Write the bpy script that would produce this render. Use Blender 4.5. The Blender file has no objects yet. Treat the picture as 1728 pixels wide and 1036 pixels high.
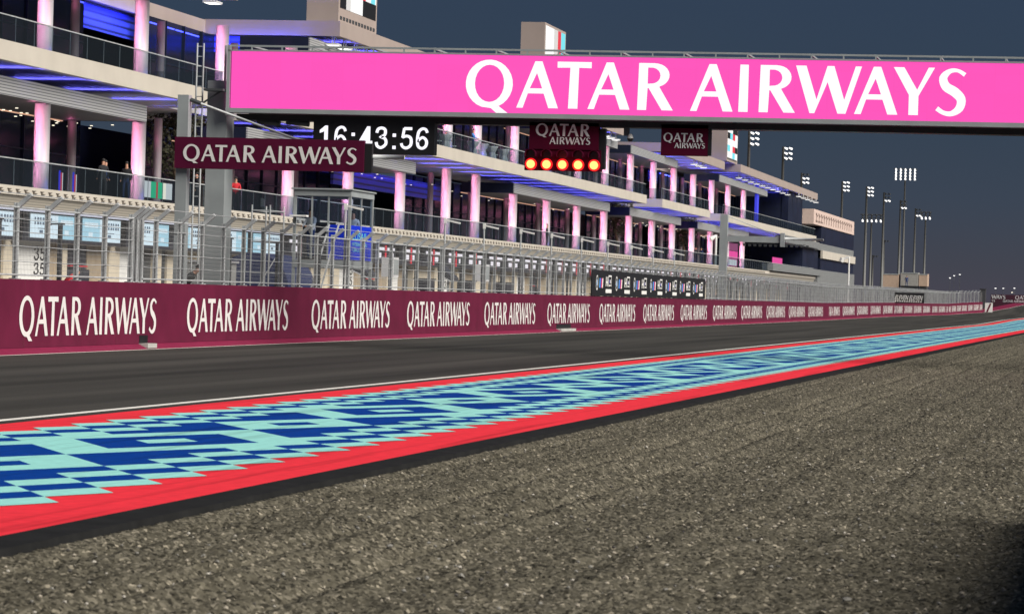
import bpy, bmesh, math, random
import numpy as np
from mathutils import Vector, Matrix
from mathutils.geometry import tessellate_polygon
R = math.radians
random.seed(7)
sc = bpy.context.scene
# ---------------------------------------------------------------- camera
yaw = math.atan(0.184); roll = math.atan(0.029); pitch = -math.atan(21.9/5650)
fw = Vector((-math.sin(yaw)*math.cos(pitch), math.cos(yaw)*math.cos(pitch), math.sin(pitch)))
r0 = Vector((math.cos(yaw), math.sin(yaw), 0)); u0 = r0.cross(fw)
rt = math.cos(roll)*r0 + math.sin(roll)*u0
up = -math.sin(roll)*r0 + math.cos(roll)*u0
cam_d = bpy.data.cameras.new('camera'); cam = bpy.data.objects.new('camera', cam_d)
sc.collection.objects.link(cam); sc.camera = cam
M4 = Matrix.Identity(4)
for i in range(3):
    M4[i][0] = rt[i]; M4[i][1] = up[i]; M4[i][2] = -fw[i]
M4[0][3], M4[1][3], M4[2][3] = 0, 0, 1.75
cam.matrix_world = M4
cam_d.sensor_width = 36; cam_d.lens = 5650/1728*36
cam_d.clip_start = 0.5; cam_d.clip_end = 6000
cam_d.dof.use_dof = True; cam_d.dof.focus_distance = 75; cam_d.dof.aperture_fstop = 8.0
# ---------------------------------------------------------------- world, sun, exposure
w = bpy.data.worlds.new('World'); sc.world = w; w.use_nodes = True
nt = w.node_tree; nt.nodes.clear()
wo = nt.nodes.new('ShaderNodeOutputWorld'); bg = nt.nodes.new('ShaderNodeBackground')
tc = nt.nodes.new('ShaderNodeTexCoord'); sx = nt.nodes.new('ShaderNodeSeparateXYZ'); cr = nt.nodes.new('ShaderNodeValToRGB')
nt.links.new(tc.outputs['Generated'], sx.inputs[0]); nt.links.new(sx.outputs['Z'], cr.inputs[0])
nt.links.new(cr.outputs[0], bg.inputs[0]); nt.links.new(bg.outputs[0], wo.inputs[0])
e = cr.color_ramp.elements
e[0].position = 0.0; e[0].color = (.066, .060, .082, 1)
e[1].position = 1.0; e[1].color = (.030, .050, .095, 1)
for p, c in ((.012, (.056, .060, .080)), (.03, (.045, .060, .088)), (.055, (.036, .056, .087)), (.09, (.032, .053, .091))):
    k = e.new(p); k.color = c + (1,)
bg.inputs[1].default_value = 1.0
sun_d = bpy.data.lights.new('sun', 'SUN'); sun = bpy.data.objects.new('sun', sun_d); sc.collection.objects.link(sun)
sun_d.energy = 5.9; sun_d.angle = R(42); sun_d.color = (1, .955, .88)
SD = Vector((.74, -.32, .57)).normalized()
sun.rotation_euler = SD.to_track_quat('Z', 'Y').to_euler()
sc.view_settings.view_transform = 'Standard'; sc.view_settings.look = 'None'
sc.view_settings.exposure = 0; sc.view_settings.gamma = 1; sc.view_settings.use_curve_mapping = False
sc.cycles.use_denoising = True
sc.cycles.sample_clamp_indirect = 3
# ---------------------------------------------------------------- materials
MATS = {}
def mat(name, col, rough=.6, metal=0, emit=None, es=1, var=.0, vs=3.0, bump=0, bs=20, alpha=None, spec=.5):
    if name in MATS: return MATS[name]
    m = bpy.data.materials.new(name); m.use_nodes = True; n = m.node_tree; b = n.nodes['Principled BSDF']
    b.inputs['Base Color'].default_value = tuple(col)+(1,); b.inputs['Roughness'].default_value = rough
    b.inputs['Metallic'].default_value = metal; b.inputs['Specular IOR Level'].default_value = spec
    if emit:
        b.inputs['Emission Color'].default_value = tuple(emit)+(1,); b.inputs['Emission Strength'].default_value = es
    t = n.nodes.new('ShaderNodeTexCoord')
    if var:
        nz = n.nodes.new('ShaderNodeTexNoise'); nz.inputs['Scale'].default_value = vs; nz.inputs['Detail'].default_value = 6
        n.links.new(t.outputs['Object'], nz.inputs['Vector'])
        mx = n.nodes.new('ShaderNodeMix'); mx.data_type = 'RGBA'
        mx.inputs[6].default_value = tuple(c*(1-var) for c in col)+(1,); mx.inputs[7].default_value = tuple(min(1, c*(1+var)) for c in col)+(1,)
        mr = n.nodes.new('ShaderNodeMapRange'); mr.inputs[1].default_value = .3; mr.inputs[2].default_value = .7
        n.links.new(nz.outputs['Fac'], mr.inputs[0]); n.links.new(mr.outputs[0], mx.inputs[0]); n.links.new(mx.outputs[2], b.inputs['Base Color'])
    if bump:
        nb = n.nodes.new('ShaderNodeTexNoise'); nb.inputs['Scale'].default_value = bs; n.links.new(t.outputs['Object'], nb.inputs['Vector'])
        bp = n.nodes.new('ShaderNodeBump'); bp.inputs['Strength'].default_value = bump; n.links.new(nb.outputs['Fac'], bp.inputs['Height']); n.links.new(bp.outputs[0], b.inputs['Normal'])
    MATS[name] = m; return m
cream = mat('cream_render', (.50, .455, .39), .7, var=.06, vs=.6)
mauve = mat('roof_render', (.34, .275, .245), .7, var=.06, vs=.5)
conc = mat('concrete', (.36, .35, .33), .8, var=.15, vs=1.5, bump=.1)
garage = mat('garage_render', (.56, .49, .38), .75, var=.08, vs=1)
tan = mat('tan_cladding', (.34, .27, .19), .8, var=.12, vs=2)
white = mat('white_paint', (.78, .77, .74), .5, var=.04)
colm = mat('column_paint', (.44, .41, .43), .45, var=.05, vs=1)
navy = mat('navy_cladding', (.012, .016, .035), .5, var=.25, vs=.4, spec=.15)
soff = mat('soffit_panel', (.33, .33, .36), .5, var=.1)
darksof = mat('dark_soffit', (.035, .036, .042), .5)
steel = mat('galvanised_steel', (.42, .435, .44), .5, .1, var=.22, vs=2.5)
steel2 = mat('painted_steel_grey', (.30, .325, .33), .5, .1, var=.1, vs=1.2)
steeld = mat('dark_steel', (.07, .075, .08), .5, .3)
black = mat('black_paint', (.008, .008, .009), .5)
maroon = mat('maroon_banner', (.115, .010, .034), .55, var=.14, vs=1.1, spec=.2)
maroon2 = mat('maroon_sign_panel', (.075, .005, .026), .6, var=.08, spec=.1)
maroonline = mat('maroon_base_paint', (.19, .015, .05), .7, var=.1, spec=.15)
lettw = mat('white_vinyl', (.70, .67, .65), .5, var=.05, vs=2)
lettg = mat('silver_vinyl', (.62, .62, .63), .4)
pinkled = mat('pink_led', (0, 0, 0), .6, emit=(1.0, .085, .50), es=1)
def seams(m, axes, period, dark):
    n = m.node_tree; b = n.nodes['Principled BSDF']; t = n.nodes.new('ShaderNodeTexCoord'); s = n.nodes.new('ShaderNodeSeparateXYZ'); n.links.new(t.outputs['Object'], s.inputs[0]); prev = None
    for ax, pr in zip(axes, period):
        a = n.nodes.new('ShaderNodeMath'); a.operation = 'DIVIDE'; a.inputs[1].default_value = pr; n.links.new(s.outputs[ax], a.inputs[0])
        f = n.nodes.new('ShaderNodeMath'); f.operation = 'FRACT'; n.links.new(a.outputs[0], f.inputs[0])
        l = n.nodes.new('ShaderNodeMath'); l.operation = 'LESS_THAN'; l.inputs[1].default_value = .022; n.links.new(f.outputs[0], l.inputs[0])
        if prev: mm = n.nodes.new('ShaderNodeMath'); mm.operation = 'MAXIMUM'; n.links.new(prev, mm.inputs[0]); n.links.new(l.outputs[0], mm.inputs[1]); prev = mm.outputs[0]
        else: prev = l.outputs[0]
    w_ = n.nodes.new('ShaderNodeTexWhiteNoise'); w_.noise_dimensions = '2D'; sn = n.nodes.new('ShaderNodeVectorMath'); sn.operation = 'SNAP'; sn.inputs[1].default_value = (period[0], 1, period[1]); n.links.new(t.outputs['Object'], sn.inputs[0])
    cx_ = n.nodes.new('ShaderNodeSeparateXYZ'); n.links.new(sn.outputs[0], cx_.inputs[0]); cm_ = n.nodes.new('ShaderNodeCombineXYZ'); n.links.new(cx_.outputs['X'], cm_.inputs[0]); n.links.new(cx_.outputs['Z'], cm_.inputs[1]); n.links.new(cm_.outputs[0], w_.inputs[0])
    mr = n.nodes.new('ShaderNodeMapRange'); mr.inputs[3].default_value = .985; mr.inputs[4].default_value = 1.01; n.links.new(w_.outputs['Value'], mr.inputs[0])
    mz = n.nodes.new('ShaderNodeMath'); mz.operation = 'MULTIPLY_ADD'; mz.inputs[1].default_value = -dark; n.links.new(prev, mz.inputs[0]); n.links.new(mr.outputs[0], mz.inputs[2]); n.links.new(mz.outputs[0], b.inputs['Emission Strength'])
seams(pinkled, 'XZ', (.96, .563), .035)
pinkled2 = mat('magenta_led', (0, 0, 0), .6, emit=(.75, .06, .32), es=1)
whiteled = mat('white_led', (0, 0, 0), .6, emit=(1, 1, .98), es=1.05)
clockled = mat('clock_led', (0, 0, 0), .6, emit=(.93, .90, 1), es=1.2)
lampw = mat('lamp_white', (.1, .1, .1), .5, emit=(1, .98, .95), es=1.8)
lampd = mat('lamp_soft', (.1, .1, .1), .5, emit=(1, .9, .7), es=1.6)
redcore = mat('red_lamp_core', (0, 0, 0), .5, emit=(1, .78, .22), es=1.3)
redrim = mat('red_lamp_rim', (0, 0, 0), .5, emit=(1, .012, .015), es=1.2)
lampoff = mat('lamp_off', (.06, .01, .012), .25)
ltblue = mat('screen_pale', (0, 0, 0), .6, emit=(.70, .86, .95), es=1.0)
ltblue2 = mat('screen_blue', (0, 0, 0), .6, emit=(.42, .70, .84), es=.95)
scrtext = mat('screen_text', (0, 0, 0), .6, emit=(.16, .22, .30), es=.8)
scrdark = mat('screen_dark', (.04, .04, .05), .4)
cyanled = mat('cyan_led', (0, 0, 0), .6, emit=(.2, .8, .9), es=1)
redled = mat('red_led', (0, 0, 0), .6, emit=(.85, .05, .08), es=1)
greenled = mat('green_led', (0, 0, 0), .6, emit=(.02, .75, .35), es=1)
blueled = mat('blue_led', (0, 0, 0), .6, emit=(.02, .04, 1), es=1)
bluepan = mat('blue_panel', (.008, .03, .50), .6, spec=.1)
navyfab = mat('navy_fabric', (.012, .02, .07), .8)
warmline = mat('warm_cove_light', (.1, .1, .1), .5, emit=(1, .55, .35), es=.7)
skin = mat('skin', (.45, .23, .15), .6)
hair = mat('dark_hair', (.012, .01, .009), .7)
blk_cloth = mat('black_cloth', (.015, .015, .018), .9)
blue_cloth = mat('blue_cloth', (.05, .2, .5), .9)
dkb_cloth = mat('dark_blue_cloth', (.02, .04, .12), .9)
wht_cloth = mat('white_cloth', (.6, .6, .6), .9)
red_cloth = mat('red_cloth', (.5, .02, .03), .9)
bark = mat('bark', (.09, .065, .04), .9, var=.3, vs=6)
leafm = mat('leaf', (.030, .030, .013), .8, var=.4, vs=3)
rubber = mat('black_rubber', (.016, .016, .016), .8, var=.25, vs=3, spec=.1)
linew = mat('white_line_paint', (.80, .76, .70), .6, var=.08, vs=2)
kred = mat('kerb_red', (.80, .034, .052), .75, var=.10, vs=7, spec=.12, bump=.3, bs=60)
kcyan = mat('kerb_cyan', (.31, .68, .63), .75, var=.09, vs=9, spec=.12, bump=.3, bs=60)
kblue = mat('kerb_blue', (.001, .042, .26), .75, var=.14, vs=9, spec=.06, bump=.3, bs=60)
for m_ in (kred, kcyan, kblue):
    n = m_.node_tree; b = n.nodes['Principled BSDF']; src = b.inputs['Base Color'].links[0].from_socket
    t = n.nodes.new('ShaderNodeTexCoord'); mp = n.nodes.new('ShaderNodeMapping'); mp.inputs['Scale'].default_value = (5, .12, 1); mp.inputs['Rotation'].default_value = (0, 0, R(2)); n.links.new(t.outputs['Object'], mp.inputs[0])
    z = n.nodes.new('ShaderNodeTexNoise'); z.inputs['Scale'].default_value = 1; z.inputs['Detail'].default_value = 4; n.links.new(mp.outputs[0], z.inputs[0])
    r = n.nodes.new('ShaderNodeValToRGB'); r.color_ramp.elements[0].position = .30; r.color_ramp.elements[0].color = (.60, .59, .58, 1); r.color_ramp.elements[1].position = .48; r.color_ramp.elements[1].color = (1, 1, 1, 1); n.links.new(z.outputs['Fac'], r.inputs[0])
    x = n.nodes.new('ShaderNodeMix'); x.data_type = 'RGBA'; x.blend_type = 'MULTIPLY'; x.inputs[0].default_value = .8; n.links.new(src, x.inputs[6]); n.links.new(r.outputs[0], x.inputs[7]); n.links.new(x.outputs[2], b.inputs['Base Color'])
# glass: part transparent, part glossy
def glassmat(name, tint, fac):
    m = bpy.data.materials.new(name); m.use_nodes = True; n = m.node_tree; n.nodes.clear()
    o = n.nodes.new('ShaderNodeOutputMaterial'); mx = n.nodes.new('ShaderNodeMixShader'); t = n.nodes.new('ShaderNodeBsdfTransparent')
    g = n.nodes.new('ShaderNodeBsdfPrincipled'); g.inputs['Base Color'].default_value = (.05, .06, .07, 1); g.inputs['Roughness'].default_value = .06
    t.inputs[0].default_value = tint+(1,); mx.inputs[0].default_value = fac
    n.links.new(t.outputs[0], mx.inputs[1]); n.links.new(g.outputs[0], mx.inputs[2]); n.links.new(mx.outputs[0], o.inputs[0])
    return m
glass = glassmat('balustrade_glass', (.72, .77, .80), .14)
cabglass = glassmat('cabin_glass', (.8, .86, .95), .12)
darkglass = mat('dark_glazing', (.006, .010, .022), .18, spec=.04)
# louvre (horizontal ribs)
def ribs(name, c1, c2, scale, axis='Z'):
    m = bpy.data.materials.new(name); m.use_nodes = True; n = m.node_tree; b = n.nodes['Principled BSDF']
    t = n.nodes.new('ShaderNodeTexCoord'); s = n.nodes.new('ShaderNodeSeparateXYZ'); n.links.new(t.outputs['Object'], s.inputs[0])
    mm = n.nodes.new('ShaderNodeMath'); mm.operation = 'MULTIPLY'; mm.inputs[1].default_value = scale; n.links.new(s.outputs[axis], mm.inputs[0])
    fr = n.nodes.new('ShaderNodeMath'); fr.operation = 'FRACT'; n.links.new(mm.outputs[0], fr.inputs[0])
    r = n.nodes.new('ShaderNodeValToRGB'); n.links.new(fr.outputs[0], r.inputs[0])
    r.color_ramp.elements[0].position = .25; r.color_ramp.elements[0].color = tuple(c2)+(1,)
    r.color_ramp.elements[1].position = .4; r.color_ramp.elements[1].color = tuple(c1)+(1,)
    n.links.new(r.outputs[0], b.inputs['Base Color']); b.inputs['Roughness'].default_value = .5; b.inputs['Metallic'].default_value = .1
    return m
louvre = ribs('louvre_metal', (.40, .40, .40), (.12, .12, .13), 8)
ribcream = ribs('ribbed_canopy', (.56, .51, .43), (.34, .31, .26), 9, 'Z')
ribgrey = ribs('ribbed_grey', (.26, .27, .27), (.10, .10, .10), 6, 'Z')
# wire mesh
def meshmat():
    m = bpy.data.materials.new('wire_mesh'); m.use_nodes = True; n = m.node_tree; n.nodes.clear()
    o = n.nodes.new('ShaderNodeOutputMaterial'); mx = n.nodes.new('ShaderNodeMixShader'); t = n.nodes.new('ShaderNodeBsdfTransparent')
    g = n.nodes.new('ShaderNodeBsdfPrincipled'); g.inputs['Base Color'].default_value = (.27, .27, .27, 1); g.inputs['Metallic'].default_value = .3; g.inputs['Roughness'].default_value = .5
    tcn = n.nodes.new('ShaderNodeTexCoord'); s = n.nodes.new('ShaderNodeSeparateXYZ'); n.links.new(tcn.outputs['Object'], s.inputs[0])
    outs = []
    for ax, sc_, th in (('Y', 9.0, .14), ('Z', 9.0, .06)):
        a = n.nodes.new('ShaderNodeMath'); a.operation = 'MULTIPLY'; a.inputs[1].default_value = sc_; n.links.new(s.outputs[ax], a.inputs[0])
        f = n.nodes.new('ShaderNodeMath'); f.operation = 'FRACT'; n.links.new(a.outputs[0], f.inputs[0])
        l = n.nodes.new('ShaderNodeMath'); l.operation = 'LESS_THAN'; l.inputs[1].default_value = th; n.links.new(f.outputs[0], l.inputs[0]); outs.append(l)
    mxx = n.nodes.new('ShaderNodeMath'); mxx.operation = 'MAXIMUM'; n.links.new(outs[0].outputs[0], mxx.inputs[0]); n.links.new(outs[1].outputs[0], mxx.inputs[1])
    n.links.new(mxx.outputs[0], mx.inputs[0]); n.links.new(t.outputs[0], mx.inputs[1]); n.links.new(g.outputs[0], mx.inputs[2]); n.links.new(mx.outputs[0], o.inputs[0])
    return m
wiremesh = meshmat()
# ---------------------------------------------------------------- mesh builder
class MB:
    def __init__(s): s.v = []; s.f = []; s.m = []
    def quad(s, a, b, c, d, mi=0):
        n = len(s.v); s.v += [tuple(a), tuple(b), tuple(c), tuple(d)]; s.f.append((n, n+1, n+2, n+3)); s.m.append(mi); return s
    def hexa(s, p, mi=0):
        n = len(s.v); s.v += [tuple(q) for q in p]
        for f in ((0, 3, 2, 1), (4, 5, 6, 7), (0, 1, 5, 4), (1, 2, 6, 5), (2, 3, 7, 6), (3, 0, 4, 7)):
            s.f.append(tuple(n+i for i in f)); s.m.append(mi)
        return s
    def box(s, x0, x1, y0, y1, z0, z1, mi=0):
        return s.hexa([(x0, y0, z0), (x1, y0, z0), (x1, y1, z0), (x0, y1, z0), (x0, y0, z1), (x1, y0, z1), (x1, y1, z1), (x0, y1, z1)], mi)
    def bar(s, p, q, a, b, mi=0, hint=(0, 1, 0)):
        p = Vector(p); q = Vector(q); d = (q-p).normalized(); h = Vector(hint)
        if abs(d.dot(h)) > .98: h = Vector((1, 0, 0))
        e1 = d.cross(h).normalized()*a/2; e2 = d.cross(e1).normalized()*b/2
        return s.hexa([p-e1-e2, p+e1-e2, p+e1+e2, p-e1+e2, q-e1-e2, q+e1-e2, q+e1+e2, q-e1+e2], mi)
    def tube(s, p, q, r, k=8, r2=None, mi=0, caps=True):
        p = Vector(p); q = Vector(q); d = (q-p).normalized(); h = Vector((0, 0, 1)) if abs(d.z) < .9 else Vector((1, 0, 0))
        e1 = d.cross(h).normalized(); e2 = d.cross(e1); r2 = r if r2 is None else r2; n = len(s.v)
        for i in range(k):
            t = 2*math.pi*i/k; o = e1*math.cos(t)+e2*math.sin(t); s.v.append(tuple(p+o*r)); s.v.append(tuple(q+o*r2))
        for i in range(k):
            j = (i+1) % k; s.f.append((n+2*i, n+2*j, n+2*j+1, n+2*i+1)); s.m.append(mi)
        if caps:
            s.f.append(tuple(n+2*i for i in range(k))); s.m.append(mi); s.f.append(tuple(n+2*i+1 for i in reversed(range(k)))); s.m.append(mi)
        return s
    def path(s, pts, r, k=6, mi=0):
        for a, b in zip(pts[:-1], pts[1:]): s.tube(a, b, r, k, mi=mi)
        return s
    def build(s, name, mats, root=None, parent=None, smooth=False, origin=None):
        # root: top-level object whose location the vertices are relative to
        o0 = Vector(root.location) if root else (Vector(origin) if origin else Vector((0, 0, 0)))
        me = bpy.data.meshes.new(name)
        me.from_pydata([tuple(Vector(v)-o0) for v in s.v], [], s.f)
        if not isinstance(mats, (list, tuple)): mats = [mats]
        for m in mats: me.materials.append(m)
        if len(mats) > 1: me.polygons.foreach_set('material_index', s.m)
        if smooth: me.polygons.foreach_set('use_smooth', [True]*len(me.polygons))
        me.update()
        ob = bpy.data.objects.new(name, me); sc.collection.objects.link(ob)
        if parent or root: ob.parent = parent or root
        else: ob.location = o0
        return ob
def smooth_tube(ob, ang=40):
    me = ob.data; me.polygons.foreach_set('use_smooth', [len(p.vertices) == 4 for p in me.polygons]); return ob
def tag(o, label=None, cat=None, group=None, kind=None):
    if label: o['label'] = label
    if cat: o['category'] = cat
    if group: o['group'] = group
    if kind: o['kind'] = kind
    return o
def thing(name, loc, label, cat, group=None):
    o = bpy.data.objects.new(name, None); o.empty_display_size = .3; sc.collection.objects.link(o); o.location = loc
    return tag(o, label, cat, group)
def copy_tree(o, parent=None, dloc=None):
    c = o.copy(); sc.collection.objects.link(c)
    if parent: c.parent = parent
    for ch in list(o.children): copy_tree(ch, c)
    return c
# ---------------------------------------------------------------- lettering (flared capitals drawn here)
def arc(cx, cy, rx, ry, a0, a1, n): return [(cx+rx*math.cos(R(a0+(a1-a0)*i/n)), cy+ry*math.sin(R(a0+(a1-a0)*i/n))) for i in range(n+1)]
def ribbon(pts, ws):
    P = []; n = len(pts)
    for i in range(n-1):
        p0, p1, p2, p3 = pts[max(i-1, 0)], pts[i], pts[i+1], pts[min(i+2, n-1)]
        for k in range(4):
            t = k/4; f = lambda a, b, c, d: .5*((2*b)+(-a+c)*t+(2*a-5*b+4*c-d)*t*t+(-a+3*b-3*c+d)*t**3)
            P.append((f(p0[0], p1[0], p2[0], p3[0]), f(p0[1], p1[1], p2[1], p3[1]), ws[i]*(1-t)+ws[i+1]*t))
    P.append(pts[-1]+(ws[-1],))
    L = []; Rr = []
    for i, (x, y, wd) in enumerate(P):
        a = P[max(i-1, 0)]; b = P[min(i+1, len(P)-1)]; dx, dy = b[0]-a[0], b[1]-a[1]; l = math.hypot(dx, dy)
        L.append((x-dy/l*wd/2, y+dx/l*wd/2)); Rr.append((x+dy/l*wd/2, y-dx/l*wd/2))
    return L+Rr[::-1]
G = {}
qo = arc(.515, .50, .515, .52, -78, 252, 26)
G['Q'] = (1.03, [qo+[(.40, .0), (.56, -.02), (.68, -.12), (.93, -.12), (.72, .03)], arc(.52, .51, .32, .40, 0, 345, 23)])
G['A'] = (.91, [[(0, 0), (.39, 1), (.545, 1), (.91, 0), (.70, 0), (.59, .31), (.245, .31), (.14, 0)], [(.285, .42), (.555, .42), (.435, .75)]])
G['T'] = (.74, [[(0, .87), (0, 1), (.74, 1), (.74, .87), (.47, .875), (.455, 0), (.25, 0), (.28, .875)]])
G['R'] = (.77, [[(0, 0), (.02, 1), (.35, 1)]+arc(.38, .745, .30, .25, 80, -72, 10)+[(.47, .49), (.77, 0), (.53, 0), (.235, .47), (.215, .47), (.195, 0)],
                [(.215, .905), (.30, .905)]+arc(.30, .735, .185, .17, 80, -80, 8)+[(.215, .56)]])
G['I'] = (.20, [[(0, 0), (.02, 1), (.20, 1), (.20, 0)]])
G['W'] = (1.39, [[(0, 1), (.22, 1), (.45, .29), (.665, 1), (.81, 1), (1.035, .29), (1.26, 1), (1.39, 1), (1.07, 0), (.90, 0), (.675, .66), (.41, 0), (.31, 0)]])
G['Y'] = (.86, [[(0, 1), (.22, 1), (.50, .53), (.73, 1), (.86, 1), (.53, .40), (.53, 0), (.33, 0), (.33, .42)]])
G['S'] = (.63, [ribbon([(.59, .86), (.44, .945), (.27, .93), (.14, .79), (.20, .61), (.38, .50), (.52, .35), (.49, .16), (.33, .045), (.16, .06), (.02, .15)],
                       [.09, .07, .10, .17, .19, .20, .19, .17, .11, .09, .10])])
def glyph_tris(ch):
    _, loops = G[ch]
    tr = tessellate_polygon([[Vector((x, y, 0)) for x, y in l] for l in loops])
    pts = [p for l in loops for p in l]; return pts, tr
TRI = {c: glyph_tris(c) for c in G}
POS = [('Q', 0), ('A', 1.117), ('T', 1.994), ('A', 2.666), ('R', 3.738), ('A', 4.876), ('I', 5.907), ('R', 6.34), ('W', 7.11), ('A', 8.36), ('Y', 9.17), ('S', 10.07)]
QW = 10.70
def layout(pos, fn, mb, s=1, ox=0, oy=0, mi=0, xs=1):
    for ch, x in pos:
        pts, tr = TRI[ch]; n = len(mb.v)
        mb.v += [tuple(fn(ox+(x+px)*s*xs, oy+py*s)) for px, py in pts]
        for t in tr: mb.f.append(tuple(n+i for i in t)); mb.m.append(mi)
    return mb
def text_curve(txt, size, name):
    cu = bpy.data.curves.new(name, 'FONT'); cu.body = txt; cu.size = size; cu.align_x = 'CENTER'
    ob = bpy.data.objects.new(name, cu); dg = bpy.context.evaluated_depsgraph_get(); sc.collection.objects.link(ob)
    dg.update(); me = bpy.data.meshes.new_from_object(ob.evaluated_get(bpy.context.evaluated_depsgraph_get())); bpy.data.objects.remove(ob); return me
def text_mesh(mb, txt, fn, h, ox=0, oy=0, wd=None, mi=0):
    me = text_curve(txt, 1, 'tmp'); xs = [v.co.x for v in me.vertices]; ys = [v.co.y for v in me.vertices]
    x0, x1, y0, y1 = min(xs), max(xs), min(ys), max(ys); s = h/(y1-y0); sx_ = s if wd is None else wd/(x1-x0)
    n = len(mb.v); mb.v += [tuple(fn(ox+(v.co.x-x0)*sx_, oy+(v.co.y-y0)*s)) for v in me.vertices]
    for p in me.polygons: mb.f.append(tuple(n+i for i in p.vertices)); mb.m.append(mi)
    bpy.data.meshes.remove(me); return (x1-x0)*sx_
DG = {'1': (.56, [[(.24, 0), (.24, .74), (.04, .66), (.04, .79), (.28, 1), (.40, 1), (.40, 0)]]),
 '4': (.58, [[(.35, 0), (.35, .23), (.0, .23), (.0, .36), (.34, 1), (.48, 1), (.48, .35), (.58, .35), (.58, .23), (.48, .23), (.48, 0)]]),
 '3': (.56, [ribbon([(.07, .72), (.12, .88), (.28, .94), (.43, .86), (.42, .64), (.25, .54), (.25, .535), (.44, .45), (.47, .22), (.27, .055), (.10, .13), (.05, .30)], [.13]*12)]),
 '5': (.56, [ribbon([(.50, .94), (.16, .94), (.15, .935), (.10, .52), (.11, .515), (.28, .60), (.45, .51), (.46, .20), (.27, .06), (.10, .13), (.05, .27)], [.12]*2+[.12]*9)]),
 '6': (.56, [ribbon([(.49, .76), (.43, .90), (.28, .94), (.12, .80), (.07, .45), (.11, .15), (.28, .06), (.44, .17), (.46, .40), (.30, .55), (.13, .43), (.10, .32)], [.12, .12, .12, .13, .13, .13, .12, .13, .13, .12, .11, .06])]),
 ':': (.30, [[(.08, 0), (.08, .15), (.23, .15), (.23, 0)], [(.08, .55), (.08, .70), (.23, .70), (.23, .55)]])}
DG['5'] = (.56, [ribbon([(.51, .935), (.16, .935)], [.13, .13]), ribbon([(.17, .95), (.10, .52)], [.12, .12]), ribbon([(.09, .53), (.28, .60), (.46, .50), (.46, .20), (.27, .06), (.10, .13), (.05, .27)], [.11, .12, .13, .13, .13, .12, .12])])
for _c, (w_, loops) in DG.items():
    parts = [[l] for l in loops]; pts = []; tr = []
    for l in parts:
        o_ = len(pts); tt = tessellate_polygon([[Vector((x, y, 0)) for x, y in l[0]]]); pts += l[0]; tr += [tuple(i+o_ for i in q) for q in tt]
    TRI[_c] = (pts, tr)
def digits(mb, txt, fn, h, ox, oy, wd):
    tot = sum(DG[c][0]+.12 for c in txt)-.12; k_ = wd/tot; x = 0
    for c in txt:
        layout([(c, 0)], lambda u, v: fn(ox+x*k_+u, v), mb, s=h, oy=oy, xs=k_/h); x += DG[c][0]+.12
# ---------------------------------------------------------------- terrain functions
GY = [0, 350, 431, 549, 577, 606, 637, 709, 1000]; GZ = [0, 0, .27, .44, .97, 1.73, 2.49, 4.62, 6]
def gz(y): return float(np.interp(y, GY, GZ))
WY = [-50, 50, 74.3, 104.4, 170.8, 250, 352.4, 431.7, 548.9, 560, 570, 577.2]; WX = [-24.2, -25.3, -25.71, -26.21, -27.17, -28.6, -31.0, -30.19, -28.8, -27.4, -25.6, -23.86]
_wy = np.arange(-50, 578, 2.0); _wx = np.interp(_wy, WY, WX); _k = np.hanning(15); _k /= _k.sum()
_wxs = np.convolve(np.pad(_wx, 7, 'edge'), _k, 'valid'); _wxs[_wy > 520] = _wx[_wy > 520]
_bl = np.clip((_wy-500)/20, 0, 1); _wxs = _wxs*(1-_bl)+_wx*_bl
def wx(y): return float(np.interp(y, _wy, _wxs))
KS_Y = [0, 60, 90, 163, 291, 450, 580, 720]; KS = [1, 1, 1.02, 1.09, 1.22, 1.28, 1.3, 1.0]
def kx(x, y):   # kerb widens gently with distance
    return -7.42 + (x+7.42)*float(np.interp(y, KS_Y, KS))
# ================================================================ GROUND
gm = mat('desert_ground', (.11, .10, .085), .9, var=.2, vs=.05)
b = MB().quad((-4000, -300, -.45), (4000, -300, -.45), (4000, 5500, -.45), (-4000, 5500, -.45)); tag(b.build('ground', gm), kind='structure')
# asphalt with rubbered lanes
am = bpy.data.materials.new('asphalt'); am.use_nodes = True; n = am.node_tree; bs = n.nodes['Principled BSDF']
t = n.nodes.new('ShaderNodeTexCoord'); mp = n.nodes.new('ShaderNodeMapping'); mp.inputs['Scale'].default_value = (.9, .018, 1); n.links.new(t.outputs['Object'], mp.inputs[0])
n1 = n.nodes.new('ShaderNodeTexNoise'); n1.inputs['Scale'].default_value = 1; n1.inputs['Detail'].default_value = 5; n.links.new(mp.outputs[0], n1.inputs[0])
r1 = n.nodes.new('ShaderNodeValToRGB'); n.links.new(n1.outputs['Fac'], r1.inputs[0])
r1.color_ramp.elements[0].position = .33; r1.color_ramp.elements[0].color = (.034, .033, .030, 1)
r1.color_ramp.elements[1].position = .68; r1.color_ramp.elements[1].color = (.072, .068, .061, 1)
n2 = n.nodes.new('ShaderNodeTexNoise'); n2.inputs['Scale'].default_value = 38; n2.inputs['Detail'].default_value = 3; n.links.new(t.outputs['Object'], n2.inputs[0])
mx = n.nodes.new('ShaderNodeMix'); mx.data_type = 'RGBA'; mx.blend_type = 'MULTIPLY'; mx.inputs[0].default_value = .7; n.links.new(r1.outputs[0], mx.inputs[6])
r2 = n.nodes.new('ShaderNodeValToRGB'); r2.color_ramp.elements[0].position = .3; r2.color_ramp.elements[0].color = (.5, .5, .5, 1); r2.color_ramp.elements[1].position = .7; r2.color_ramp.elements[1].color = (1.3, 1.3, 1.3, 1)
n.links.new(n2.outputs['Fac'], r2.inputs[0]); n.links.new(r2.outputs[0], mx.inputs[7]); n.links.new(mx.outputs[2], bs.inputs['Base Color']); bs.inputs['Roughness'].default_value = .85
bs.inputs['Specular IOR Level'].default_value = .10
ys = [-50]+list(range(0, 350, 25))+list(range(350, 712, 7))
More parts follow.
